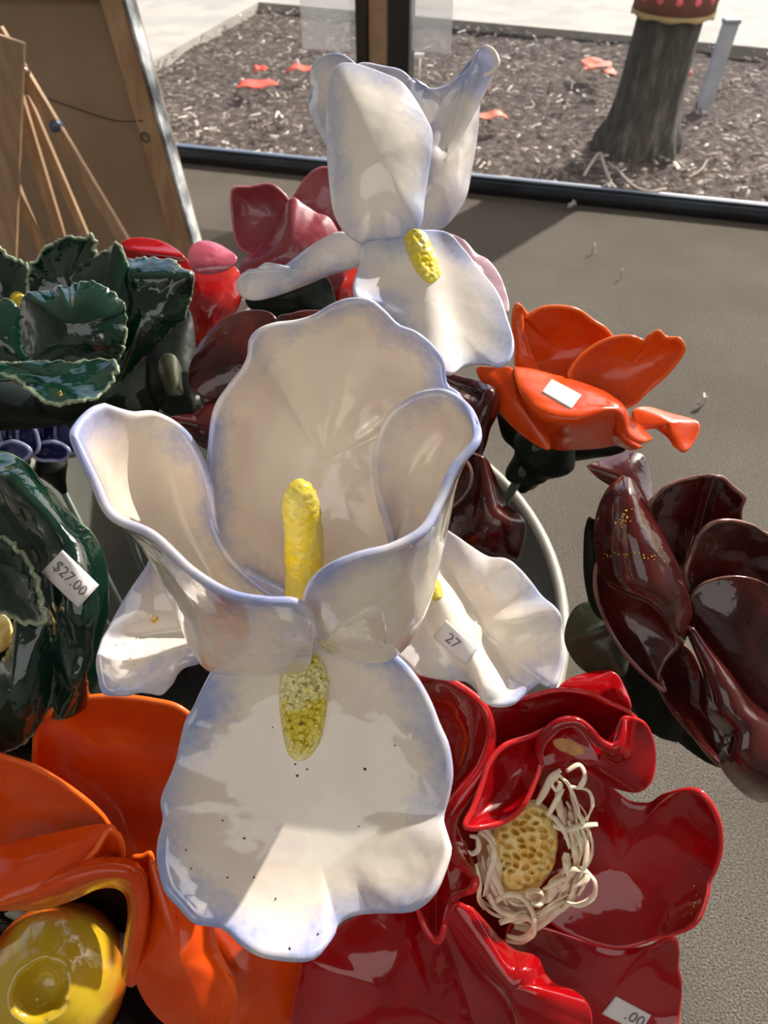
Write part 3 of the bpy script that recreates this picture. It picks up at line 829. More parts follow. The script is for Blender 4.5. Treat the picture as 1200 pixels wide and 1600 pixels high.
# ---- front white iris
SCALE[0] = .86
T = flower('iris', 'big open white iris in front with a yellow rod standing in its cup', (480, 1050), .505*.86, calyx_r=.026, calyx_mat='iris', foot_at=(BX+.06, BY-.06, .012))
petal('petal', T, W['iris'], [(336, 640), (358, 603), (378, 577), (388, 556), (391, 532), (404, 516), (430, 506), (462, 502), (490, 494), (520, 477), (548, 468), (578, 470), (600, 486), (622, 508), (650, 520), (675, 541), (691, 565), (697, 600), (712, 612), (722, 626), (712, 650), (700, 720), (675, 800), (650, 860), (600, 920), (530, 950), (450, 945), (385, 905), (340, 850), (322, 780), (326, 700)],
      (505, 720), .535, gy=.010, bowl=-.055, p=2.2, ruf=1.0)
LP = sheet('petal', T, W['iris'], [
    [(166, 631, .420), (146, 636, .414), (130, 648, .408), (119, 661, .402), (113, 671, .398), (110, 681, .396)],
    [(208, 643, .440), (190, 680, .442), (168, 712, .436), (152, 728, .425), (146, 738, .412), (146, 748, .392)],
    [(246, 645, .455), (236, 700, .475), (216, 760, .475), (190, 794, .455), (178, 800, .428), (176, 806, .388)],
    [(292, 675, .470), (288, 760, .498), (262, 822, .500), (226, 846, .470), (226, 842, .430), (240, 836, .386)],
    [(324, 740, .480), (328, 830, .508), (310, 890, .512), (262, 915, .472), (275, 890, .425), (302, 893, .384)],
    [(332, 815, .490), (365, 895, .512), (345, 960, .512), (300, 1003, .468), (332, 955, .418), (362, 926, .380)],
    [(352, 865, .496), (395, 920, .510), (385, 990, .504), (331, 1044, .460), (385, 990, .414), (420, 936, .376)],
    [(395, 895, .496), (430, 940, .505), (430, 1010, .490), (395, 1048, .455), (440, 1005, .414), (462, 938, .378)],
    [(440, 915, .492), (460, 965, .495), (460, 1012, .480), (455, 1045, .452), (475, 1010, .418), (488, 962, .384)],
    [(470, 935, .488), (475, 975, .485), (478, 1012, .472), (484, 1040, .452), (488, 1015, .425), (492, 988, .396)]], thick=.0044)
RP = sheet('petal', T, W['iris'], [
    [(648, 617, .448), (668, 611, .444), (692, 610, .438), (714, 620, .432), (732, 637, .425), (742, 658, .416)],
    [(606, 648, .462), (650, 660, .472), (696, 668, .470), (728, 676, .452), (742, 680, .430), (745, 690, .404)],
    [(584, 705, .478), (630, 740, .496), (680, 745, .480), (706, 752, .452), (710, 742, .425), (708, 732, .400)],
    [(586, 762, .490), (632, 800, .510), (676, 805, .490), (696, 812, .455), (692, 795, .422), (686, 782, .394)],
    [(604, 815, .498), (625, 865, .518), (662, 885, .495), (682, 880, .455), (676, 850, .415), (660, 826, .384)],
    [(612, 855, .505), (610, 910, .518), (638, 945, .495), (664, 945, .452), (640, 895, .408), (610, 852, .378)],
    [(596, 888, .505), (580, 950, .510), (605, 1000, .490), (640, 992, .450), (596, 935, .404), (560, 864, .374)],
    [(560, 915, .505), (540, 970, .500), (565, 1018, .480), (604, 1024, .452), (556, 968, .408), (512, 884, .375)],
    [(528, 935, .498), (512, 980, .490), (525, 1012, .475), (552, 1024, .456), (518, 988, .418), (480, 912, .384)],
    [(502, 950, .492), (498, 985, .482), (502, 1003, .470), (508, 1014, .462), (494, 990, .434), (470, 945, .402)]], thick=.0044)
# small fold of clay lying on the right petal's outside
patch('fold', RP, W['iris'], [(505, 1008), (520, 985), (545, 965), (580, 945), (598, 950), (606, 985), (600, 1012), (575, 1024), (535, 1020)], .0035, lump=.0012, lsc=90, parent=T)
FALL = petal('petal', T, W['iris'], [(302, 1104), (289, 1126), (281, 1156), (272, 1195), (256, 1232), (250, 1255), (254, 1280), (247, 1312), (247, 1347), (259, 1390), (281, 1416), (305, 1440), (328, 1446), (350, 1451), (374, 1474), (404, 1492), (445, 1500), (480, 1500), (502, 1490), (517, 1470), (525, 1450), (549, 1433), (588, 1427), (632, 1427), (658, 1416), (680, 1394), (695, 1362), (705, 1327), (700, 1303), (694, 1278), (703, 1243), (708, 1208), (702, 1165), (688, 1132), (673, 1095), (650, 1056), (620, 1024), (580, 1000), (530, 985), (470, 980), (400, 995), (345, 1030), (318, 1070)],
      (485, 1260), .480, gy=-.010, bowl=-.020, p=3.0, ruf=1.3, thick=.0055)
LF = petal('petal', T, W['iris'], [(240, 875), (227, 888), (208, 914), (192, 940), (170, 978), (157, 1005), (151, 1031), (155, 1060), (163, 1082), (188, 1086), (222, 1083), (250, 1086), (266, 1074), (275, 1054), (292, 1040), (325, 1032), (350, 1000), (330, 950), (290, 895)], (245, 990), .535, gy=-.014, gx=.01, bowl=-.012, ruf=1.3, crease=[(200, 1090, 290, 1035, 14, .008), (175, 1000, 300, 985, 22, -.007)])
RF = petal('petal', T, W['iris'], [(680, 820), (707, 833), (733, 852), (762, 870), (792, 873), (813, 889), (832, 911), (848, 932), (874, 956), (880, 993), (880, 1033), (867, 1073), (848, 1068), (829, 1078), (803, 1100), (773, 1105), (757, 1097), (747, 1079), (728, 1064), (693, 1063), (655, 1055), (634, 1036), (610, 1015), (590, 970), (610, 900), (645, 840)], (735, 965), .535, gy=-.010, gx=-.004, bowl=-.012, ruf=1.5, crease=[(668, 905, 762, 1075, 20, .012), (712, 900, 800, 1060, 22, -.005), (730, 985, 880, 955, 16, .005)])
B1 = patch('beard', FALL, W['beard'], [(440, 1038), (462, 1020), (490, 1020), (508, 1042), (513, 1085), (506, 1140), (496, 1168), (474, 1190), (452, 1182), (442, 1150), (436, 1100)], .009, lump=.007, lsc=330, rings=30, parent=T, n=110)
granules('beard_grain', B1, W['beard'], [(444, 1042), (462, 1024), (488, 1024), (504, 1046), (508, 1085), (501, 1136), (491, 1160), (474, 1180), (456, 1172), (447, 1145), (442, 1100)], 260, .0008, .0022, B1)
B1['label'] = 'yellow lumpy beard on the front lower petal'
patch('beard', RF, W['yellow'], [(658, 935), (663, 908), (676, 898), (688, 910), (693, 932), (680, 940), (668, 934)], .002, lump=.001, parent=T)
k = .86
PS = tube('pistil', T, W['yellow'], [P(478, 960, .50*k), P(476, 900, .485*k), P(474, 840, .468*k), P(470, 795, .455*k), P(468, 768, .449*k), P(467, 758, .452*k)], [.0118, .0108, .0102, .0098, .0078, .003], sides=26, bump=.0011, sub=10)
PS['label'] = 'upright yellow rod in the cup'
sticker(RF, T, [(697, 968), (748, 1012), (728, 1040), (676, 996)], '27', box=(.25, .3, .6, .75))
specks('glaze_pinholes', FALL, W['dot'], [(382, 1310, 3), (291, 1328, 2), (348, 1282, 2), (570, 1202, 3), (431, 1404, 2), (397, 1371, 2), (355, 1371, 2), (453, 1482, 2.4), (497, 1459, 2), (299, 1357, 1.6), (461, 1194, 2.6), (464, 1212, 3), (426, 1137, 1.6), (617, 1165, 1.6), (561, 1291, 1.4), (480, 1202, 2)])
specks('sun_glint', LF, W['glint'], cloud(240, 970, 4, 4, 16, 2.4)+cloud(182, 1008, 12, 5, 6, 1.4)+cloud(208, 1030, 5, 8, 6, 1.3))

# ---- tall iris behind
SCALE[0] = .80; k = .80
T = flower('iris', 'tall white iris with a closed cup and curled tip, before the window mullion', (625, 400), .76*k, calyx_r=.02, calyx_mat='iris', foot_at=(BX+.1, BY+.12, .012))
petal('petal', T, W['iris_far'], [(560, 100), (600, 103), (628, 110), (648, 128), (666, 138), (690, 140), (706, 158), (700, 250), (650, 345), (580, 350), (545, 250), (545, 140)], (625, 230), .785, gy=.012, bowl=-.02, ruf=.4)
petal('petal', T, W['iris_far'], [(486, 142), (488, 105), (505, 88), (530, 83), (552, 94), (556, 110), (545, 180), (545, 300), (525, 290), (514, 235), (498, 205), (484, 172)], (520, 150), .740, gx=-.03, bowl=.008)
petal('petal', T, W['iris_far'], [(673, 196), (688, 178), (706, 160), (722, 138), (734, 115), (744, 90), (756, 70), (772, 80), (779, 98), (768, 115), (752, 122), (748, 165), (744, 215), (736, 262), (727, 308), (710, 338), (690, 358), (660, 366), (630, 350), (630, 300), (650, 240)], (690, 265), .722, gx=.02, gy=.008, bowl=.014, ruf=.4, crease=[(735, 120, 690, 230, 12, -.006)])
petal('petal', T, W['iris_far'], [(636, 128), (664, 139), (688, 137), (706, 128), (724, 112), (740, 94), (752, 74), (768, 90), (752, 114), (726, 136), (702, 168), (676, 220), (648, 235)], (690, 155), .742, gx=.01, bowl=-.004, ruf=.2)
T1 = petal('petal', T, W['iris_far'], [(516, 128), (528, 104), (545, 100), (566, 104), (596, 114), (626, 128), (648, 156), (668, 192), (675, 215), (670, 262), (663, 310), (657, 352), (640, 368), (602, 374), (566, 380), (540, 364), (523, 335), (515, 280), (511, 200)], (590, 245), .678, gy=.004, bowl=.024, ruf=.3)
tube('curl', T, W['iris_far'], [P(760, 72, .715*k), P(772, 82, .71*k), (P(777, 98, .708*k)), P(770, 112, .71*k), P(756, 118, .712*k)], [.0012, .0018, .0022, .002, .0012], sides=12)
TF = petal('petal', T, W['iris_far'], [(566, 384), (600, 372), (650, 360), (698, 362), (722, 386), (748, 420), (778, 458), (794, 500), (804, 535), (797, 562), (780, 574), (755, 569), (725, 573), (703, 586), (672, 566), (630, 512), (590, 480), (558, 470), (552, 445), (562, 412)], (670, 470), .700, gy=-.02, bowl=-.010, ruf=1.2, crease=[(650, 360, 690, 560, 26, .012)])
petal('petal', T, W['iris_far'], [(370, 442), (380, 426), (398, 421), (410, 413), (420, 414), (432, 424), (452, 412), (480, 390), (510, 371), (530, 362), (560, 370), (580, 395), (562, 414), (520, 427), (470, 446), (430, 461), (395, 469), (376, 462)], (475, 423), .745, gy=.03, gx=-.006, bowl=.004, ruf=.5)
petal('petal', T, W['lilac'], [(700, 368), (722, 374), (742, 396), (764, 408), (784, 436), (796, 478), (790, 490), (760, 470), (720, 420)], (745, 420), .735, gy=-.02, bowl=.0, ruf=.5)
patch('beard', TF, W['yellow'], [(630, 374), (644, 358), (664, 362), (674, 380), (684, 405), (690, 430), (672, 444), (652, 428), (640, 405)], .004, lump=.002, lsc=300, rings=16, parent=T)
receptacle(T, P(612, 372, .735*k), .026, W['iris_far'], -UP, h=.012, name='neck')
SCALE[0] = 1.0

# ---- dark green flower, upper left
T = flower('green_flower', 'dark green flower with crinkled petals before the stretched canvas', (110, 590), .66, calyx_r=.034, foot_at=(BX-.12, BY+.08, .012))
Gm = W['green']
petal('petal', T, Gm, jag=6, n=200, thick=.003, ruf_s=.4, outline=[(48, 500), (42, 440), (46, 415), (62, 395), (68, 383), (84, 380), (104, 368), (130, 370), (147, 366), (151, 400), (158, 450), (140, 520), (90, 530)], cen=(100, 450), d=.66, gy=.01, bowl=-.01, ruf=1.2)
petal('petal', T, Gm, jag=6, n=200, thick=.003, ruf_s=.4, outline=[(-60, 385), (-20, 378), (2, 386), (14, 398), (34, 408), (46, 424), (40, 500), (-10, 520), (-60, 500)], cen=(-5, 445), d=.665, gy=.01, bowl=-.01, ruf=1)
petal('petal', T, Gm, jag=6, n=200, thick=.003, ruf_s=.4, outline=[(112, 440), (126, 420), (150, 400), (172, 388), (178, 378), (188, 380), (198, 405), (206, 470), (200, 530), (170, 540), (130, 500)], cen=(165, 460), d=.635, gx=-.01, bowl=.01, ruf=1)
petal('petal', T, Gm, jag=6, n=200, thick=.003, ruf_s=.4, outline=[(190, 415), (215, 404), (250, 403), (275, 407), (284, 420), (302, 428), (298, 470), (285, 500), (266, 514), (252, 532), (215, 566), (180, 604), (150, 580), (165, 500)], cen=(225, 490), d=.635, gx=-.005, bowl=.02, ruf=1.2, crease=[(205, 430, 290, 430, 18, .010)])
petal('petal', T, Gm, jag=6, n=200, thick=.003, ruf_s=.4, outline=[(-60, 470), (0, 468), (22, 474), (38, 488), (42, 540), (36, 580), (-60, 580)], cen=(-5, 525), d=.62, bowl=.012)
petal('petal', T, Gm, jag=6, n=200, thick=.003, ruf_s=.4, outline=[(36, 462), (60, 458), (82, 454), (95, 447), (110, 451), (122, 443), (142, 441), (165, 448), (184, 462), (197, 480), (195, 496), (199, 522), (192, 550), (172, 570), (110, 578), (60, 570), (38, 545), (33, 500)], cen=(115, 515), d=.595, gy=.006, bowl=.022, ruf=1.2)
g7 = petal('petal', T, Gm, jag=6, n=200, thick=.003, ruf_s=.4, outline=[(-60, 560), (0, 566), (50, 566), (120, 564), (186, 566), (182, 590), (166, 612), (132, 628), (82, 634), (50, 616), (22, 592), (-15, 584), (-60, 596)], cen=(80, 592), d=.575, gy=-.05, bowl=-.004, ruf=.8, wob=.002, noise_amp=.005)
specks('sun_glint', g7, W['glint'], cloud(94, 614, 3, 3, 8, 1.8))
petal('anther', T, W['yellow'], [(22, 462), (34, 460), (40, 475), (34, 486), (22, 484)], (31, 473), .655, bowl=.006, thick=.008)
for (o, c_, d_) in (([(230, 520), (290, 480), (305, 540), (304, 600), (300, 645), (262, 648), (235, 610)], (270, 570), .665), ([(100, 600), (180, 590), (240, 560), (250, 640), (200, 665), (120, 655)], (175, 625), .655), ([(-60, 600), (20, 600), (90, 630), (120, 655), (60, 668), (-60, 665)], (20, 640), .66)):
    petal('sepal', T, W['calyx'], o, c_, d_, gy=-.03, bowl=.01)
petal('sepal', T, W['olive'], [(252, 560), (272, 556), (290, 600), (305, 640), (280, 646), (256, 640), (250, 600)], (272, 605), .652, bowl=.012)

# ---- dark green flower with price, left edge
T = flower('green_flower', 'dark green flower with a $27.00 sticker at the left edge', (-10, 1030), .52, calyx_r=.04, foot_at=(BX-.14, BY-.05, .012))
GP = sheet('petal', T, Gm, [
    [(-60, 700, .50), (-60, 716, .485), (-60, 735, .472), (-60, 755, .475), (-60, 775, .49)],
    [(0, 707, .495), (0, 722, .478), (-4, 745, .466), (-10, 765, .474), (-18, 785, .49)],
    [(28, 716, .490), (30, 736, .470), (25, 760, .460), (16, 784, .470), (4, 800, .49)],
    [(64, 755, .485), (58, 768, .462), (50, 790, .456), (38, 806, .466), (24, 826, .49)],
    [(92, 785, .482), (84, 800, .458), (70, 815, .452), (56, 830, .462), (42, 850, .49)],
    [(122, 816, .478), (108, 830, .455), (92, 842, .448), (74, 855, .460), (56, 876, .49)],
    [(142, 832, .475), (128, 862, .452), (105, 885, .446), (84, 890, .458), (64, 915, .49)],
    [(164, 886, .475), (146, 905, .452), (118, 925, .446), (90, 935, .458), (68, 955, .49)],
    [(168, 935, .475), (150, 955, .454), (120, 970, .448), (92, 980, .462), (70, 995, .49)],
    [(160, 985, .478), (144, 1005, .458), (118, 1020, .452), (92, 1028, .466), (72, 1040, .49)],
    [(152, 1050, .485), (138, 1060, .465), (116, 1072, .460), (94, 1080, .472), (74, 1088, .49)],
    [(140, 1092, .495), (126, 1110, .48), (106, 1122, .478), (86, 1125, .485), (70, 1120, .495)]], nu=90, nv=50, thick=.003, noise_amp=.005, nfreq=55)
petal('petal', T, Gm, jag=6, n=200, thick=.003, ruf_s=.4, outline=[(-60, 835), (0, 838), (30, 858), (58, 900), (70, 950), (72, 975), (35, 975), (5, 962), (-60, 950)], cen=(5, 905), d=.47, gx=-.01, bowl=-.012, ruf=1)
petal('petal', T, Gm, jag=6, n=200, thick=.003, ruf_s=.4, outline=[(30, 966), (50, 962), (75, 972), (84, 1040), (75, 1100), (50, 1150), (0, 1178), (-60, 1180), (-60, 1060), (-5, 1040), (18, 1008)], cen=(20, 1080), d=.46, gy=.004, bowl=.015, ruf=1)
petal('petal', T, Gm, jag=6, n=160, thick=.003, outline=[(-60, 730), (0, 735), (40, 790), (70, 850), (90, 930), (90, 1040), (80, 1110), (0, 1120), (-60, 1120)], cen=(0, 930), d=.515, bowl=-.012)
petal('anther', T, W['core'], [(-40, 970), (0, 962), (14, 975), (14, 1000), (0, 1015), (-40, 1020)], (-10, 990), .485, bowl=.01, thick=.008)
petal('sepal', T, W['calyx'], [(-60, 1110), (20, 1140), (60, 1100), (120, 1090), (110, 1140), (60, 1190), (0, 1200), (-60, 1200)], (30, 1150), .50, bowl=.01)
sticker(GP, T, [(98, 859), (155, 914), (122, 950), (64, 894)], '$27.00', box=(.10, .30, .90, .72))

# ---- orange flower, lower left
SCALE[0] = 1.15; Om = W['orange']
T = flower('orange_flower', 'large orange flower with a yellow hollow centre in the lower left corner', (100, 1560), .49*1.15, calyx_r=.045, foot_at=(BX-.03, BY-.14, .012))
petal('petal', T, Om, [(52, 1165), (60, 1130), (90, 1101), (135, 1088), (180, 1085), (240, 1092), (288, 1108), (330, 1160), (320, 1260), (280, 1350), (210, 1370), (130, 1300), (60, 1215)], (190, 1220), .455, gy=.008, bowl=-.028, ruf=.3)
petal('petal', T, Om, [(-60, 1158), (0, 1178), (50, 1195), (100, 1224), (145, 1258), (172, 1290), (182, 1330), (120, 1360), (0, 1370), (-60, 1370)], (40, 1290), .418, gy=.01, gx=.006, bowl=-.012, ruf=.3)
petal('petal', T, Om, [(-60, 1345), (0, 1327), (60, 1311), (120, 1298), (168, 1291), (182, 1294), (170, 1312), (150, 1330), (133, 1352), (90, 1382), (30, 1405), (-60, 1425)], (50, 1352), .372, gy=-.03, bowl=.006, ruf=.3, thick=.006)
petal('petal', T, Om, [(168, 1296), (184, 1300), (193, 1316), (194, 1340), (180, 1352), (140, 1356), (130, 1350), (150, 1325)], (170, 1330), .388, gx=.02, bowl=-.006, ruf=0)
sheet('petal', T, Om, [
    [(-60, 1420, .385), (-60, 1412, .372), (-60, 1400, .368), (-60, 1388, .375)],
    [(20, 1416, .383), (22, 1406, .370), (24, 1396, .366), (26, 1385, .374)],
    [(62, 1416, .383), (62, 1402, .370), (66, 1388, .365), (74, 1372, .374)],
    [(110, 1402, .386), (108, 1388, .370), (110, 1370, .364), (120, 1352, .375)],
    [(150, 1384, .390), (152, 1372, .372), (158, 1358, .366), (164, 1345, .378)],
    [(182, 1382, .396), (190, 1372, .376), (200, 1362, .368), (208, 1352, .380)],
    [(202, 1398, .400), (208, 1390, .380), (218, 1382, .372), (226, 1378, .384)],
    [(206, 1432, .402), (212, 1430, .382), (222, 1426, .374), (231, 1424, .386)],
    [(200, 1475, .402), (207, 1476, .384), (217, 1476, .378), (226, 1474, .388)],
    [(196, 1515, .402), (201, 1518, .388), (209, 1518, .384), (216, 1514, .392)],
    [(196, 1530, .404), (200, 1536, .392), (206, 1538, .390), (212, 1536, .396)]], nu=70, nv=20, thick=.0055, noise_amp=.0005)
petal('petal', T, Om, [(205, 1342), (222, 1336), (236, 1332), (240, 1360), (238, 1395), (232, 1420), (222, 1380)], (226, 1365), .40, bowl=-.004, ruf=.0)
petal('petal', T, Om, [(236, 1338), (246, 1358), (256, 1392), (290, 1400), (322, 1420), (335, 1480), (350, 1512), (366, 1545), (362, 1585), (340, 1640), (300, 1612), (262, 1596), (232, 1566), (214, 1530), (212, 1500), (222, 1475), (232, 1440), (240, 1400), (238, 1365)], (285, 1500), .378, bowl=.012, gx=.006, ruf=.5, thick=.006)
petal('petal', T, Om, [(332, 1490), (348, 1510), (368, 1548), (366, 1580), (352, 1620), (338, 1640), (335, 1560)], (350, 1565), .388, bowl=.003, ruf=0)
petal('petal', T, Om, [(300, 1430), (400, 1420), (480, 1470), (500, 1540), (520, 1660), (340, 1660), (320, 1560)], (410, 1550), .430, bowl=.014, gx=.012, ruf=.3)
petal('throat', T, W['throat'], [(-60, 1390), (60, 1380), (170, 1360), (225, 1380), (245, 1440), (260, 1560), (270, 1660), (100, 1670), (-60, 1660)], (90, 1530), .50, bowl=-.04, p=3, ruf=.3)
# hollow yellow centre: a full rounded body with a hole sunk into it
def fruit():
    c_ = P(85, 1535, .455*1.15); R0 = .0487
    V = []; Fc = []; at = []; nt_, np_ = 48, 64
    ax = (CAM-c_)/np.linalg.norm(CAM-c_)
    hole = P(50, 1565, .415*1.15)-c_; hd = ax*.93+hole/np.linalg.norm(hole)*.42; hd /= np.linalg.norm(hd)
    x = np.cross(hd, [0, 0, 1.]); x /= np.linalg.norm(x); y = np.cross(hd, x)
    for i in range(nt_+1):
        ph = math.pi*i/nt_
        for j in range(np_):
            th = 2*math.pi*j/np_
            dvec = hd*math.cos(ph)+(x*math.cos(th)+y*math.sin(th))*math.sin(ph)
            r = R0*(1+.05*mnoise.noise(Vector((dvec*1.6).tolist())))
            q = dvec*r
            a = ph/(.33*(1+.25*math.cos(th*1+.6)))
            dip = .020*max(0, 1-a**2)**.6 if a < 1 else 0
            lip = .0022*math.exp(-((a-1.1)/.25)**2)
            q = q-hd*(dip-lip)
            V.append(c_+q); at.append(max(0, (dvec@ax)+.05)*.04)
    for i in range(nt_):
        for j in range(np_):
            k = (j+1) % np_; Fc.append([i*np_+j, (i+1)*np_+j, (i+1)*np_+k, i*np_+k])
    o = link('centre', V, Fc, W['fruit'], T, attr=at); o['label'] = 'yellow hollow rounded centre'
fruit()

# ---- red flower, lower right
SCALE[0] = 1.13; Rm = W['red']; k = 1.13
T = flower('red_flower', 'glossy red flower with cream curled filaments round an ochre core', (830, 1400), .50*k, calyx_r=.04, foot_at=(BX+.1, BY-.1, .012))
petal('petal', T, Rm, [(872, 1080), (885, 1062), (922, 1051), (958, 1050), (974, 1072), (986, 1110), (960, 1130), (900, 1110)], (930, 1085), .485, gy=-.02, bowl=.004)
petal('petal', T, Rm, [(764, 1165), (758, 1120), (772, 1098), (820, 1088), (868, 1076), (915, 1080), (952, 1096), (990, 1116), (1010, 1150), (980, 1185), (920, 1190), (860, 1180), (810, 1190)], (870, 1130), .458, gy=.01, bowl=-.014, ruf=.8)
petal('petal', T, Rm, [(726, 1294), (738, 1262), (750, 1228), (764, 1190), (790, 1162), (830, 1148), (862, 1134), (880, 1128), (862, 1146), (848, 1168), (846, 1196), (836, 1225), (820, 1258), (798, 1280), (765, 1293)], (795, 1215), .425, gy=-.006, gx=.01, bowl=-.016, ruf=.3)
r3 = petal('petal', T, Rm, [(846, 1200), (840, 1175), (850, 1148), (872, 1130), (896, 1126), (914, 1136), (928, 1152), (946, 1168), (962, 1170), (972, 1150), (974, 1122), (992, 1120), (1010, 1130), (1021, 1155), (1024, 1190), (1019, 1220), (1002, 1236), (978, 1234), (946, 1222), (915, 1200), (890, 1192), (868, 1196)], (935, 1192), .428, gx=-.005, bowl=.012, ruf=1.2, crease=[(900, 1128, 962, 1172, 14, .006), (962, 1172, 974, 1122, 10, .008)])
# rolled lip of that lobe
tube('lip', T, Rm, [P(846, 1196, .418*k), P(842, 1170, .414*k), P(854, 1146, .410*k), P(876, 1130, .408*k), P(900, 1128, .408*k), P(918, 1140, .408*k), P(934, 1158, .41*k), P(952, 1168, .412*k), P(966, 1164, .412*k), P(973, 1146, .415*k), P(976, 1124, .42*k)], [.002, .003, .0034, .0036, .0034, .0034, .0034, .0034, .003, .0026, .0015], sides=14)
r4 = petal('petal', T, Rm, [(880, 1205), (915, 1200), (946, 1222), (972, 1242), (990, 1252), (1020, 1252), (1042, 1238), (1066, 1232), (1092, 1234), (1112, 1254), (1128, 1290), (1131, 1330), (1122, 1362), (1112, 1380), (1108, 1402), (1092, 1440), (1066, 1458), (1030, 1468), (975, 1482), (925, 1474), (870, 1450), (820, 1400), (820, 1300)], (965, 1350), .452, gx=-.012, bowl=-.016, ruf=1)
specks('sun_glint', r4, W['glint'], cloud(1085, 1412, 3, 8, 8, 2)+cloud(1092, 1362, 3, 3, 3, 1.6))
r5 = petal('petal', T, Rm, [(800, 1440), (860, 1452), (930, 1474), (1000, 1480), (1050, 1462), (1062, 1485), (1061, 1510), (1066, 1540), (1060, 1600), (1050, 1660), (900, 1670), (830, 1600), (790, 1510)], (940, 1560), .462, bowl=-.010, gx=-.004, ruf=.8)
sticker(r5, T, [(962, 1556), (1018, 1586), (1000, 1614), (940, 1584)], '.00', box=(.5, .25, .95, .75))
petal('petal', T, Rm, [(704, 1425), (712, 1411), (728, 1414), (748, 1436), (775, 1466), (802, 1488), (835, 1496), (848, 1522), (868, 1544), (902, 1556), (920, 1575), (924, 1600), (918, 1650), (840, 1660), (806, 1600), (780, 1556), (745, 1520), (722, 1484), (706, 1450)], (800, 1540), .400, bowl=.016, gx=-.006, ruf=.6, thick=.006)
petal('petal', T, Rm, [(640, 1080), (672, 1052), (705, 1062), (745, 1088), (764, 1115), (768, 1150), (760, 1188), (740, 1220), (716, 1254), (704, 1290), (706, 1330), (728, 1356), (744, 1376), (738, 1395), (712, 1408), (700, 1440), (684, 1475), (660, 1445), (640, 1380), (630, 1250)], (690, 1240), .455, gx=-.018, bowl=-.020, p=2.5, ruf=1.1, thick=.0055)
tube('lip', T, Rm, [P(752, 1096, .432*k), P(765, 1124, .425*k), P(766, 1160, .418*k), P(752, 1202, .413*k), P(724, 1240, .410*k), P(704, 1272, .409*k), P(699, 1305, .410*k), P(710, 1338, .414*k), P(732, 1360, .420*k), P(744, 1378, .428*k)], [.0015, .003, .0038, .0046, .0052, .0055, .0052, .0042, .0032, .0016], sides=14)
petal('petal', T, Rm, [(470, 1510), (500, 1475), (540, 1440), (600, 1415), (660, 1415), (700, 1450), (735, 1520), (765, 1600), (770, 1660), (480, 1660)], (610, 1550), .425, bowl=.02, gx=.01, ruf=.3)
patch('bare_clay', r3, W['clay'], [(862, 1156), (876, 1152), (894, 1156), (910, 1166), (916, 1178), (900, 1182), (880, 1176), (866, 1167)], .0005)
petal('petal', T, Rm, [(720, 1210), (800, 1180), (880, 1190), (920, 1260), (920, 1400), (880, 1480), (800, 1500), (730, 1460), (700, 1360), (700, 1280)], (815, 1340), .492, bowl=-.006, ruf=0)
petal('petal', T, Rm, [(680, 1430), (740, 1440), (800, 1500), (860, 1570), (880, 1660), (740, 1670), (690, 1560)], (760, 1560), .450, bowl=.004, ruf=.2)
patch_base = petal('filament_base', T, W['fil'], [(866, 1206), (888, 1230), (902, 1262), (904, 1340), (896, 1378), (872, 1405), (846, 1440), (800, 1436), (768, 1412), (752, 1370), (744, 1310), (770, 1290), (830, 1260)], (822, 1335), .468, bowl=-.004, ruf=0, noise_amp=.004)
# porous ochre core
def core():
    O = cr_closed([(772, 1300), (800, 1262), (835, 1250), (862, 1268), (872, 1300), (868, 1345), (850, 1380), (815, 1400), (788, 1390), (775, 1350)], 120)
    cen = O.mean(0); R = np.linspace(0, 1, 60)**.75
    XY = cen+(O-cen)[None]*R[:, None, None]; D = .440-.016*np.sqrt(np.clip(1-R**2, 0, 1))[:, None]+0*XY[..., 0]
    holes = []
    rg = random.Random(3)
    while len(holes) < 46:
        a = rg.uniform(0, 6.28); r = rg.random()**.5*.92; q = cen+np.array([math.cos(a)*48, math.sin(a)*70])*r
        if all(np.linalg.norm(q-h_) > 10 for h_ in holes): holes.append(q)
    for q in holes:
        ang = rg.uniform(-.5, .9); ux = np.array([math.cos(ang), math.sin(ang)]); uy = np.array([-ux[1], ux[0]])
        dx = (XY-q)@ux; dy = (XY-q)@uy; g = np.exp(-((dx/rg.uniform(4.5, 7))**2+(dy/rg.uniform(2.6, 4))**2)**1.6); D = D+.0065*g
    D[-1] = .47
    S = PX(np.concatenate([XY, (D*k)[..., None]], -1)); S = S+FW*vnoise(S, 260, .0016)[..., None]
    n = 120; V = [S[0, 0]]; idx = [[0]*n]
    for i in range(1, 60): idx.append(list(range(len(V), len(V)+n))); V += list(S[i])
    Fc = []
    for i in range(59):
        for j in range(n):
            kk = (j+1) % n
            Fc.append([0, idx[1][kk], idx[1][j]] if i == 0 else [idx[i][j], idx[i][kk], idx[i+1][kk], idx[i+1][j]])
    o = link('core', V, Fc, W['core'], T); o['label'] = 'ochre porous core'
core()
def ribbon(pts, r, d0, name='filament'):
    q = [P(x, y, (d0+dd)*k) for x, y, dd in pts]
    return tube(name, T, W['fil'], q, [r*.7]+[r]*(len(q)-2)+[r*.6], sides=8, sub=5, flat_=.45)
rg = random.Random(11)
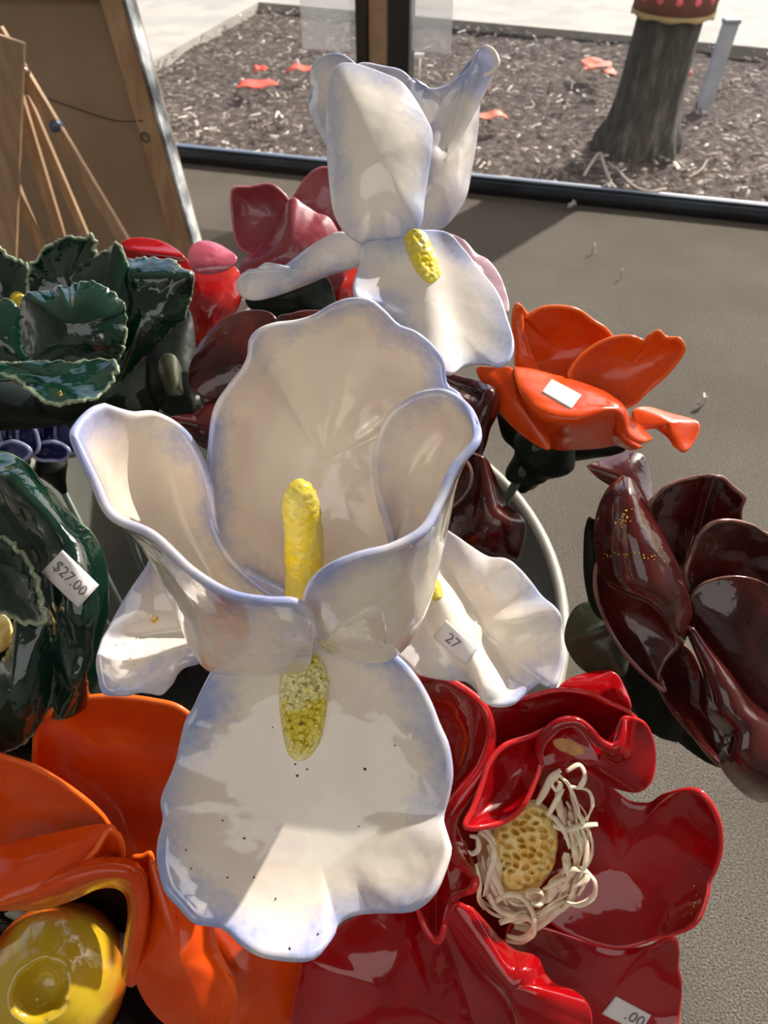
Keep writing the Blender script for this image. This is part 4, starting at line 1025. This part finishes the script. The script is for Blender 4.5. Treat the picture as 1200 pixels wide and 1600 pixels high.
# bundles that follow the ring, with loops springing off
ringpts = [(868, 1205), (884, 1228), (898, 1258), (908, 1290), (910, 1320), (906, 1350), (896, 1380), (880, 1405), (860, 1425), (835, 1435), (805, 1432), (778, 1415), (762, 1390), (755, 1360), (750, 1330), (742, 1308)]
RP_ = np.array(ringpts, float)
for i in range(46):
    t0 = rg.uniform(0, 11.5); L = rg.uniform(2.2, 4.2); off = rg.uniform(-26, 8); drift = rg.uniform(-16, 16); dz = rg.uniform(-.004, .004)
    cen = np.array([825, 1330.]); pts = []
    for q in np.linspace(t0, min(15, t0+L), 6):
        p = cr_open(RP_, np.array([q]))[0]; u = (cen-p)/np.linalg.norm(cen-p)
        wv = off+drift*(q-t0)/L+5*math.sin(q*2+i)
        p = p-u*wv*-1 if False else p+u*(-wv)
        pts.append((p[0], p[1], dz+rg.uniform(-.002, .002)-.004*math.sin(math.pi*(q-t0)/L)))
    ribbon(pts, rg.choice((.0009, .0013, .0018, .0032)), .435)
loops = [[(885, 1205), (905, 1195), (914, 1212), (905, 1230), (890, 1228)], [(900, 1230), (920, 1236), (926, 1258), (915, 1280), (905, 1272)], [(870, 1208), (888, 1226), (902, 1256), (908, 1284)],
         [(864, 1290), (884, 1296), (908, 1290), (934, 1288)], [(908, 1290), (917, 1320), (914, 1350), (905, 1378)], [(894, 1385), (915, 1375), (916, 1362), (900, 1358), (880, 1362)], [(918, 1362), (930, 1380), (926, 1402), (905, 1414), (885, 1410)],
         [(770, 1412), (790, 1398), (815, 1402), (832, 1425), (834, 1450), (815, 1466), (792, 1462)], [(764, 1396), (776, 1420), (800, 1430), (822, 1424)], [(780, 1442), (800, 1434), (820, 1432), (836, 1444)], [(790, 1470), (815, 1472), (834, 1458), (838, 1436)],
         [(825, 1402), (826, 1394), (842, 1392), (850, 1402), (842, 1412), (830, 1410)], [(734, 1306), (746, 1310), (748, 1326), (738, 1334), (732, 1330)], [(750, 1300), (768, 1316), (772, 1340), (764, 1370), (756, 1400)], [(872, 1212), (862, 1222), (868, 1234), (876, 1226), (870, 1218)],
         [(852, 1270), (868, 1280), (882, 1300), (890, 1325)], [(838, 1258), (850, 1238), (862, 1215), (876, 1203)], [(856, 1275), (870, 1250), (880, 1232)], [(848, 1390), (866, 1380), (884, 1372), (900, 1358)], [(738, 1296), (752, 1292), (764, 1302), (776, 1320)], [(744, 1350), (750, 1380), (748, 1405), (756, 1420)]]
for lp in loops:
    ribbon([(x, y, -.006+rg.uniform(-.003, .002)) for x, y in lp], rg.uniform(.0014, .0026), .432)

# ---- orange flower at the right
SCALE[0] = 1.03; k = 1.03
T = flower('orange_flower', 'orange flower with a white sticker on its front petal, over the carpet', (860, 690), .66*k, calyx_r=.03, foot_at=(BX+.16, BY+.1, .012), stake_on=False)
st0 = P(812, 745, .70); tube('stake', T, W['stem'], [P(830, 720, .69), st0, np.array([BX+.16, BY+.1, .012])], [.006, .0042, .0042], sides=10, sub=3)
petal('petal', T, Om, [(810, 590), (806, 530), (800, 500), (806, 476), (813, 480), (818, 494), (830, 488), (850, 479), (880, 478), (905, 484), (928, 500), (950, 515), (960, 540), (930, 590), (870, 610)], (875, 550), .665, gy=.012, bowl=-.02, ruf=.3)
petal('petal', T, Om, [(800, 500), (805, 474), (813, 478), (816, 510), (832, 560), (845, 592), (822, 590), (808, 560)], (815, 540), .640, gy=.008, bowl=.003, ruf=0, thick=.005)
petal('petal', T, Om, [(888, 590), (900, 562), (925, 540), (955, 526), (985, 523), (1008, 530), (1018, 520), (1030, 516), (1042, 526), (1062, 528), (1071, 545), (1060, 566), (1040, 590), (1012, 614), (990, 634), (960, 640), (920, 625)], (975, 580), .640, gx=-.005, gy=.01, bowl=-.012, ruf=.8)
petal('petal', T, Om, [(988, 655), (990, 640), (1012, 637), (1050, 648), (1080, 656), (1093, 664), (1088, 685), (1072, 706), (1058, 702), (1046, 684), (1024, 668), (1000, 668)], (1045, 662), .632, gy=-.03, bowl=.005, ruf=.6)
petal('petal', T, Om, [(744, 576), (770, 574), (800, 576), (815, 610), (838, 650), (860, 702), (828, 688), (790, 654), (765, 612)], (805, 625), .625, gx=-.015, bowl=.008, ruf=.3)
a3 = sheet('petal', T, Om, [
    [(802, 574, .632), (804, 590, .624), (812, 612, .616), (828, 640, .612), (846, 676, .628), (858, 703, .65)],
    [(832, 578, .632), (830, 598, .620), (834, 626, .606), (848, 652, .600), (862, 680, .624), (876, 702, .646)],
    [(868, 588, .632), (867, 608, .616), (869, 636, .600), (880, 658, .593), (896, 682, .620), (908, 700, .644)],
    [(905, 596, .632), (905, 612, .614), (906, 638, .598), (912, 657, .592), (926, 680, .618), (938, 698, .642)],
    [(938, 610, .632), (940, 620, .612), (942, 636, .600), (944, 645, .596), (952, 672, .618), (962, 694, .638)],
    [(965, 630, .628), (970, 636, .606), (966, 645, .598), (962, 650, .602), (966, 676, .614), (975, 698, .628)],
    [(984, 655, .632), (984, 662, .615), (976, 668, .606), (968, 670, .606), (972, 684, .610), (986, 702, .618)],
    [(1004, 672, .632), (1000, 680, .618), (990, 684, .610), (982, 688, .608), (984, 694, .608), (996, 700, .612)],
    [(1019, 688, .630), (1014, 690, .620), (1008, 692, .616), (1000, 694, .614), (1000, 698, .614), (1004, 698, .614)]], thick=.0045)
sticker(a3, T, [(862, 592), (909, 617), (892, 640), (846, 613)], None, label='faded white price sticker')
petal('sepal', T, W['calyx'], [(776, 636), (800, 650), (850, 690), (900, 694), (990, 682), (975, 705), (920, 715), (868, 725), (852, 752), (828, 758), (796, 752), (790, 738), (806, 705), (785, 680)], (840, 705), .68, gy=-.02, bowl=.01)

# ---- maroon flower at the right edge
SCALE[0] = 1.12; k = 1.12; Mm = W['maroon']
T = flower('maroon_flower', 'large glossy maroon flower with curled petals at the right edge', (1060, 1080), .52*k, calyx_r=.035, foot_at=(BX+.15, BY-.02, .012))
petal('petal', T, Mm, [(917, 728), (935, 722), (955, 714), (978, 708), (1000, 710), (1012, 724), (1019, 760), (1018, 795), (1000, 800), (975, 770), (945, 752), (930, 742)], (975, 745), .510, gy=-.02, bowl=.008)
petal('petal', T, Mm, [(1012, 800), (1030, 768), (1055, 752), (1085, 744), (1110, 741), (1130, 744), (1148, 760), (1166, 778), (1160, 800), (1155, 860), (1110, 920), (1070, 940), (1040, 880)], (1090, 835), .490, gy=.012, bowl=-.015, ruf=1, crease=[(1110, 745, 1070, 890, 9, .008)])
petal('petal', T, Mm, [(1068, 900), (1080, 860), (1095, 830), (1118, 814), (1150, 812), (1180, 820), (1200, 832), (1260, 850), (1260, 960), (1160, 950), (1090, 940)], (1160, 880), .470, gy=.012, bowl=-.012, ruf=.8)
petal('petal', T, Mm, [(1076, 945), (1090, 915), (1120, 902), (1155, 899), (1190, 908), (1225, 930), (1260, 950), (1260, 1160), (1210, 1150), (1150, 1090), (1090, 1010)], (1170, 1020), .452, gy=.01, bowl=.012, ruf=.4)
b2 = sheet('petal', T, Mm, [
    [(976, 744, .452), (978, 745, .448), (981, 748, .446), (984, 752, .448), (986, 756, .455)],
    [(952, 765, .452), (966, 770, .438), (984, 772, .434), (998, 778, .444), (1002, 790, .465)],
    [(938, 792, .455), (962, 802, .434), (988, 806, .428), (1012, 808, .442), (1018, 822, .468)],
    [(931, 830, .458), (962, 842, .432), (995, 842, .424), (1030, 840, .440), (1034, 858, .468)],
    [(934, 870, .460), (968, 882, .432), (1005, 880, .424), (1048, 876, .440), (1052, 895, .468)],
    [(944, 902, .456), (978, 910, .430), (1020, 912, .424), (1062, 910, .442), (1064, 930, .468)],
    [(972, 918, .446), (1000, 926, .430), (1034, 934, .428), (1070, 936, .444), (1070, 956, .468)],
    [(1006, 930, .440), (1024, 942, .434), (1046, 956, .434), (1074, 960, .448), (1070, 978, .470)],
    [(1034, 950, .440), (1044, 966, .438), (1056, 976, .440), (1070, 984, .454), (1062, 996, .472)],
    [(1050, 982, .446), (1054, 992, .446), (1060, 1000, .450), (1062, 1006, .458), (1056, 1012, .474)]], nu=60, noise_amp=.0025)
specks('sun_glint', b2, W['glint'], cloud(972, 806, 6, 11, 22, 1.9)+cloud(985, 866, 24, 4, 22, 1.7)+cloud(948, 868, 4, 3, 4, 1.6)+cloud(1028, 870, 4, 4, 4, 1.5))
petal('petal', T, Mm, [(932, 880), (950, 908), (980, 925), (1015, 938), (1040, 962), (1056, 990), (1060, 1010), (1040, 1035), (1030, 1060), (1040, 1082), (1000, 1050), (960, 1000), (930, 930)], (985, 970), .475, bowl=-.01, ruf=.4)
sheet('petal', T, Mm, [
    [(1072, 980, .455), (1076, 978, .450), (1080, 982, .452), (1084, 990, .465)],
    [(1086, 1012, .455), (1094, 1010, .446), (1104, 1014, .450), (1112, 1020, .468)],
    [(1100, 1050, .456), (1112, 1046, .444), (1128, 1046, .448), (1142, 1050, .468)],
    [(1106, 1090, .456), (1124, 1082, .440), (1146, 1076, .444), (1166, 1080, .468)],
    [(1110, 1120, .456), (1134, 1112, .438), (1162, 1104, .442), (1190, 1108, .466)],
    [(1134, 1152, .452), (1160, 1142, .436), (1190, 1134, .440), (1220, 1140, .466)],
    [(1128, 1196, .455), (1160, 1182, .436), (1204, 1172, .440), (1250, 1172, .466)],
    [(1160, 1236, .462), (1190, 1222, .442), (1230, 1210, .444), (1270, 1205, .466)],
    [(1190, 1252, .470), (1215, 1250, .455), (1245, 1248, .455), (1280, 1240, .47)]], nu=60, noise_amp=.0025)
petal('petal', T, Mm, [(1030, 1000), (1075, 1010), (1100, 1060), (1110, 1120), (1140, 1160), (1130, 1200), (1080, 1150), (1040, 1100), (1020, 1050)], (1075, 1095), .49, bowl=-.006)
petal('sepal', T, W['calyx'], [(925, 900), (955, 960), (1000, 1020), (1050, 1080), (1100, 1130), (1135, 1165), (1140, 1200), (1105, 1190), (1040, 1140), (985, 1080), (945, 1020), (920, 960)], (1020, 1070), .515, bowl=.01)
petal('sepal', T, W['olive'], [(885, 975), (900, 948), (925, 940), (960, 948), (1008, 952), (1008, 985), (985, 1020), (975, 1055), (950, 1062), (910, 1045), (885, 1010)], (940, 1000), .505, gx=-.01, bowl=.008, crease=[(900, 1000, 1000, 960, 6, .003)])
petal('sepal', T, W['calyx'], [(915, 820), (928, 810), (940, 850), (945, 920), (960, 970), (930, 960), (915, 900)], (932, 890), .50, bowl=.004)

# ---- maroon flower behind the front iris
SCALE[0] = 1.0; k = 1.0
T = flower('maroon_flower', 'dark maroon flower half hidden behind the front white iris', (560, 690), .70, calyx_r=.035, foot_at=(BX+.03, BY+.05, .012))
petal('petal', T, Mm, [(296, 600), (300, 562), (328, 520), (360, 494), (400, 485), (432, 498), (440, 560), (420, 610), (360, 625), (318, 622)], (370, 560), .645, gy=-.012, bowl=.012)
petal('petal', T, Mm, [(262, 655), (300, 648), (325, 628), (350, 630), (380, 660), (370, 720), (320, 700), (290, 676)], (325, 665), .63, gy=-.02, bowl=.008, wob=.002)
petal('petal', T, Mm, [(430, 500), (455, 490), (480, 485), (520, 490), (560, 520), (600, 600), (560, 640), (470, 620), (430, 560)], (500, 560), .65, bowl=.006)
petal('petal', T, Mm, [(650, 600), (690, 584), (720, 588), (750, 596), (776, 612), (778, 640), (764, 670), (756, 700), (740, 728), (700, 735), (660, 700)], (715, 655), .640, bowl=.014, gx=-.006, crease=[(765, 615, 748, 700, 14, .012), (700, 600, 745, 620, 8, -.006)])
sheet('petal', T, Mm, [[(700, 700, .65), (735, 705, .625), (752, 712, .615), (760, 722, .628)], [(690, 735, .65), (735, 742, .622), (758, 748, .610), (774, 752, .625)], [(680, 780, .65), (730, 790, .618), (764, 790, .606), (790, 790, .622)], [(670, 820, .65), (730, 836, .615), (780, 822, .602), (821, 818, .615)], [(670, 850, .65), (730, 860, .622), (775, 862, .612), (812, 868, .622)], [(680, 870, .66), (730, 875, .64), (770, 878, .632), (805, 874, .635)]], noise_amp=.003)
o = petal('petal', T, Mm, [(650, 720), (690, 698), (722, 712), (738, 735), (734, 765), (715, 788), (690, 800), (660, 790)], (695, 752), .612, bowl=-.01, ruf=.2)
petal('petal', T, Mm, [(480, 640), (600, 620), (690, 640), (700, 760), (640, 860), (520, 860), (440, 780)], (580, 750), .67, bowl=-.02)

# ---- small flowers at the back left
T = flower('pink_tulip', 'dusty pink tulip shaped flower left of the tall white iris', (460, 470), .86, calyx_r=.02, foot_at=(BX-.02, BY+.14, .012))
Pm = W['pink']
petal('petal', T, Pm, [(455, 315), (464, 296), (478, 276), (492, 264), (508, 260), (522, 268), (535, 320), (530, 380), (490, 360), (465, 335)], (500, 315), .85, gy=.012, bowl=-.006, ruf=.3)
petal('petal', T, Pm, [(360, 302), (368, 291), (390, 290), (420, 286), (438, 296), (452, 312), (462, 340), (440, 400), (400, 400), (372, 386), (362, 345)], (410, 340), .84, gy=.012, bowl=-.012, ruf=.4)
petal('petal', T, Pm, [(456, 311), (472, 320), (494, 334), (518, 346), (540, 400), (530, 450), (480, 470), (420, 460), (372, 440), (374, 418), (398, 396), (422, 372), (438, 342)], (455, 395), .80, gy=.01, bowl=.024, ruf=.3, thick=.006)
petal('petal', T, W['scarlet'], [(505, 440), (540, 420), (575, 430), (570, 490), (525, 500), (505, 480)], (540, 460), .83, bowl=.01)
petal('sepal', T, W['calyx'], [(385, 462), (440, 450), (500, 430), (520, 450), (520, 500), (460, 505), (400, 490)], (460, 470), .80, bowl=.01)
T = flower('red_flower', 'red flower with a pale pink lobe behind the upper green flower', (310, 560), .80, calyx_r=.02, foot_at=(BX-.07, BY+.14, .012))
petal('petal', T, W['red'], [(188, 382), (205, 373), (232, 373), (258, 380), (280, 394), (296, 412), (300, 436), (270, 460), (220, 440), (190, 410)], (240, 412), .77, gy=-.01, bowl=.006, crease=[(200, 392, 290, 402, 6, .004)])
petal('petal', T, W['scarlet'], [(288, 420), (320, 410), (368, 418), (378, 450), (372, 480), (352, 515), (335, 545), (310, 555), (285, 530), (270, 470)], (325, 475), .78, bowl=.02, ruf=.4)
petal('petal', T, W['scarlet'], [(200, 430), (260, 430), (300, 470), (305, 540), (280, 570), (220, 560), (200, 500)], (255, 500), .79, bowl=.01)
petal('petal', T, W['blush'], [(294, 402), (300, 386), (314, 378), (336, 381), (356, 391), (371, 404), (360, 420), (335, 428), (312, 428), (298, 420)], (330, 404), .755, gy=-.03, bowl=.006)
T = flower('white_flower', 'partly hidden white flower between the red and the maroon flowers', (385, 500), .86, calyx_r=.015, calyx_mat='iris', foot_at=(BX-.04, BY+.15, .012))
petal('petal', T, W['iris'], [(335, 500), (352, 482), (375, 470), (402, 472), (420, 490), (400, 510), (365, 520), (335, 540), (328, 520)], (372, 497), .83, gy=-.02, bowl=.006)
petal('petal', T, W['iris'], [(380, 520), (430, 500), (460, 540), (440, 570), (390, 570)], (420, 540), .85, bowl=.008)
for (px, py, dd, lab) in ((15, 690, .74, 'blue and white glazed flower below the upper green flower, at the left edge'), (75, 690, .76, 'small cobalt blue flower below the upper green flower, above the tub rim')):
    T = flower('blue_flower', lab, (px, py+30), dd+.05, calyx_r=.018, foot_at=(BX-.14+px*.0003, BY+.03, .012))
    for j, (ox, oy, rx, ry, tilt) in enumerate(((-30, -8, 22, 34, .2), (2, -14, 18, 32, -.15), (28, -6, 16, 30, -.3), (4, 16, 30, 16, 0))):
        pts = []
        for a in np.linspace(0, 2*math.pi, 12, endpoint=False):
            X, Y = rx*math.cos(a), ry*math.sin(a)*(1+.1*math.sin(3*a)); pts.append((px+ox+X*math.cos(tilt)-Y*math.sin(tilt), py+oy+X*math.sin(tilt)+Y*math.cos(tilt)))
        petal('petal', T, W['cobalt'], pts, (px+ox, py+oy), dd-.005*j, gy=.02, bowl=-.012, ruf=.5)
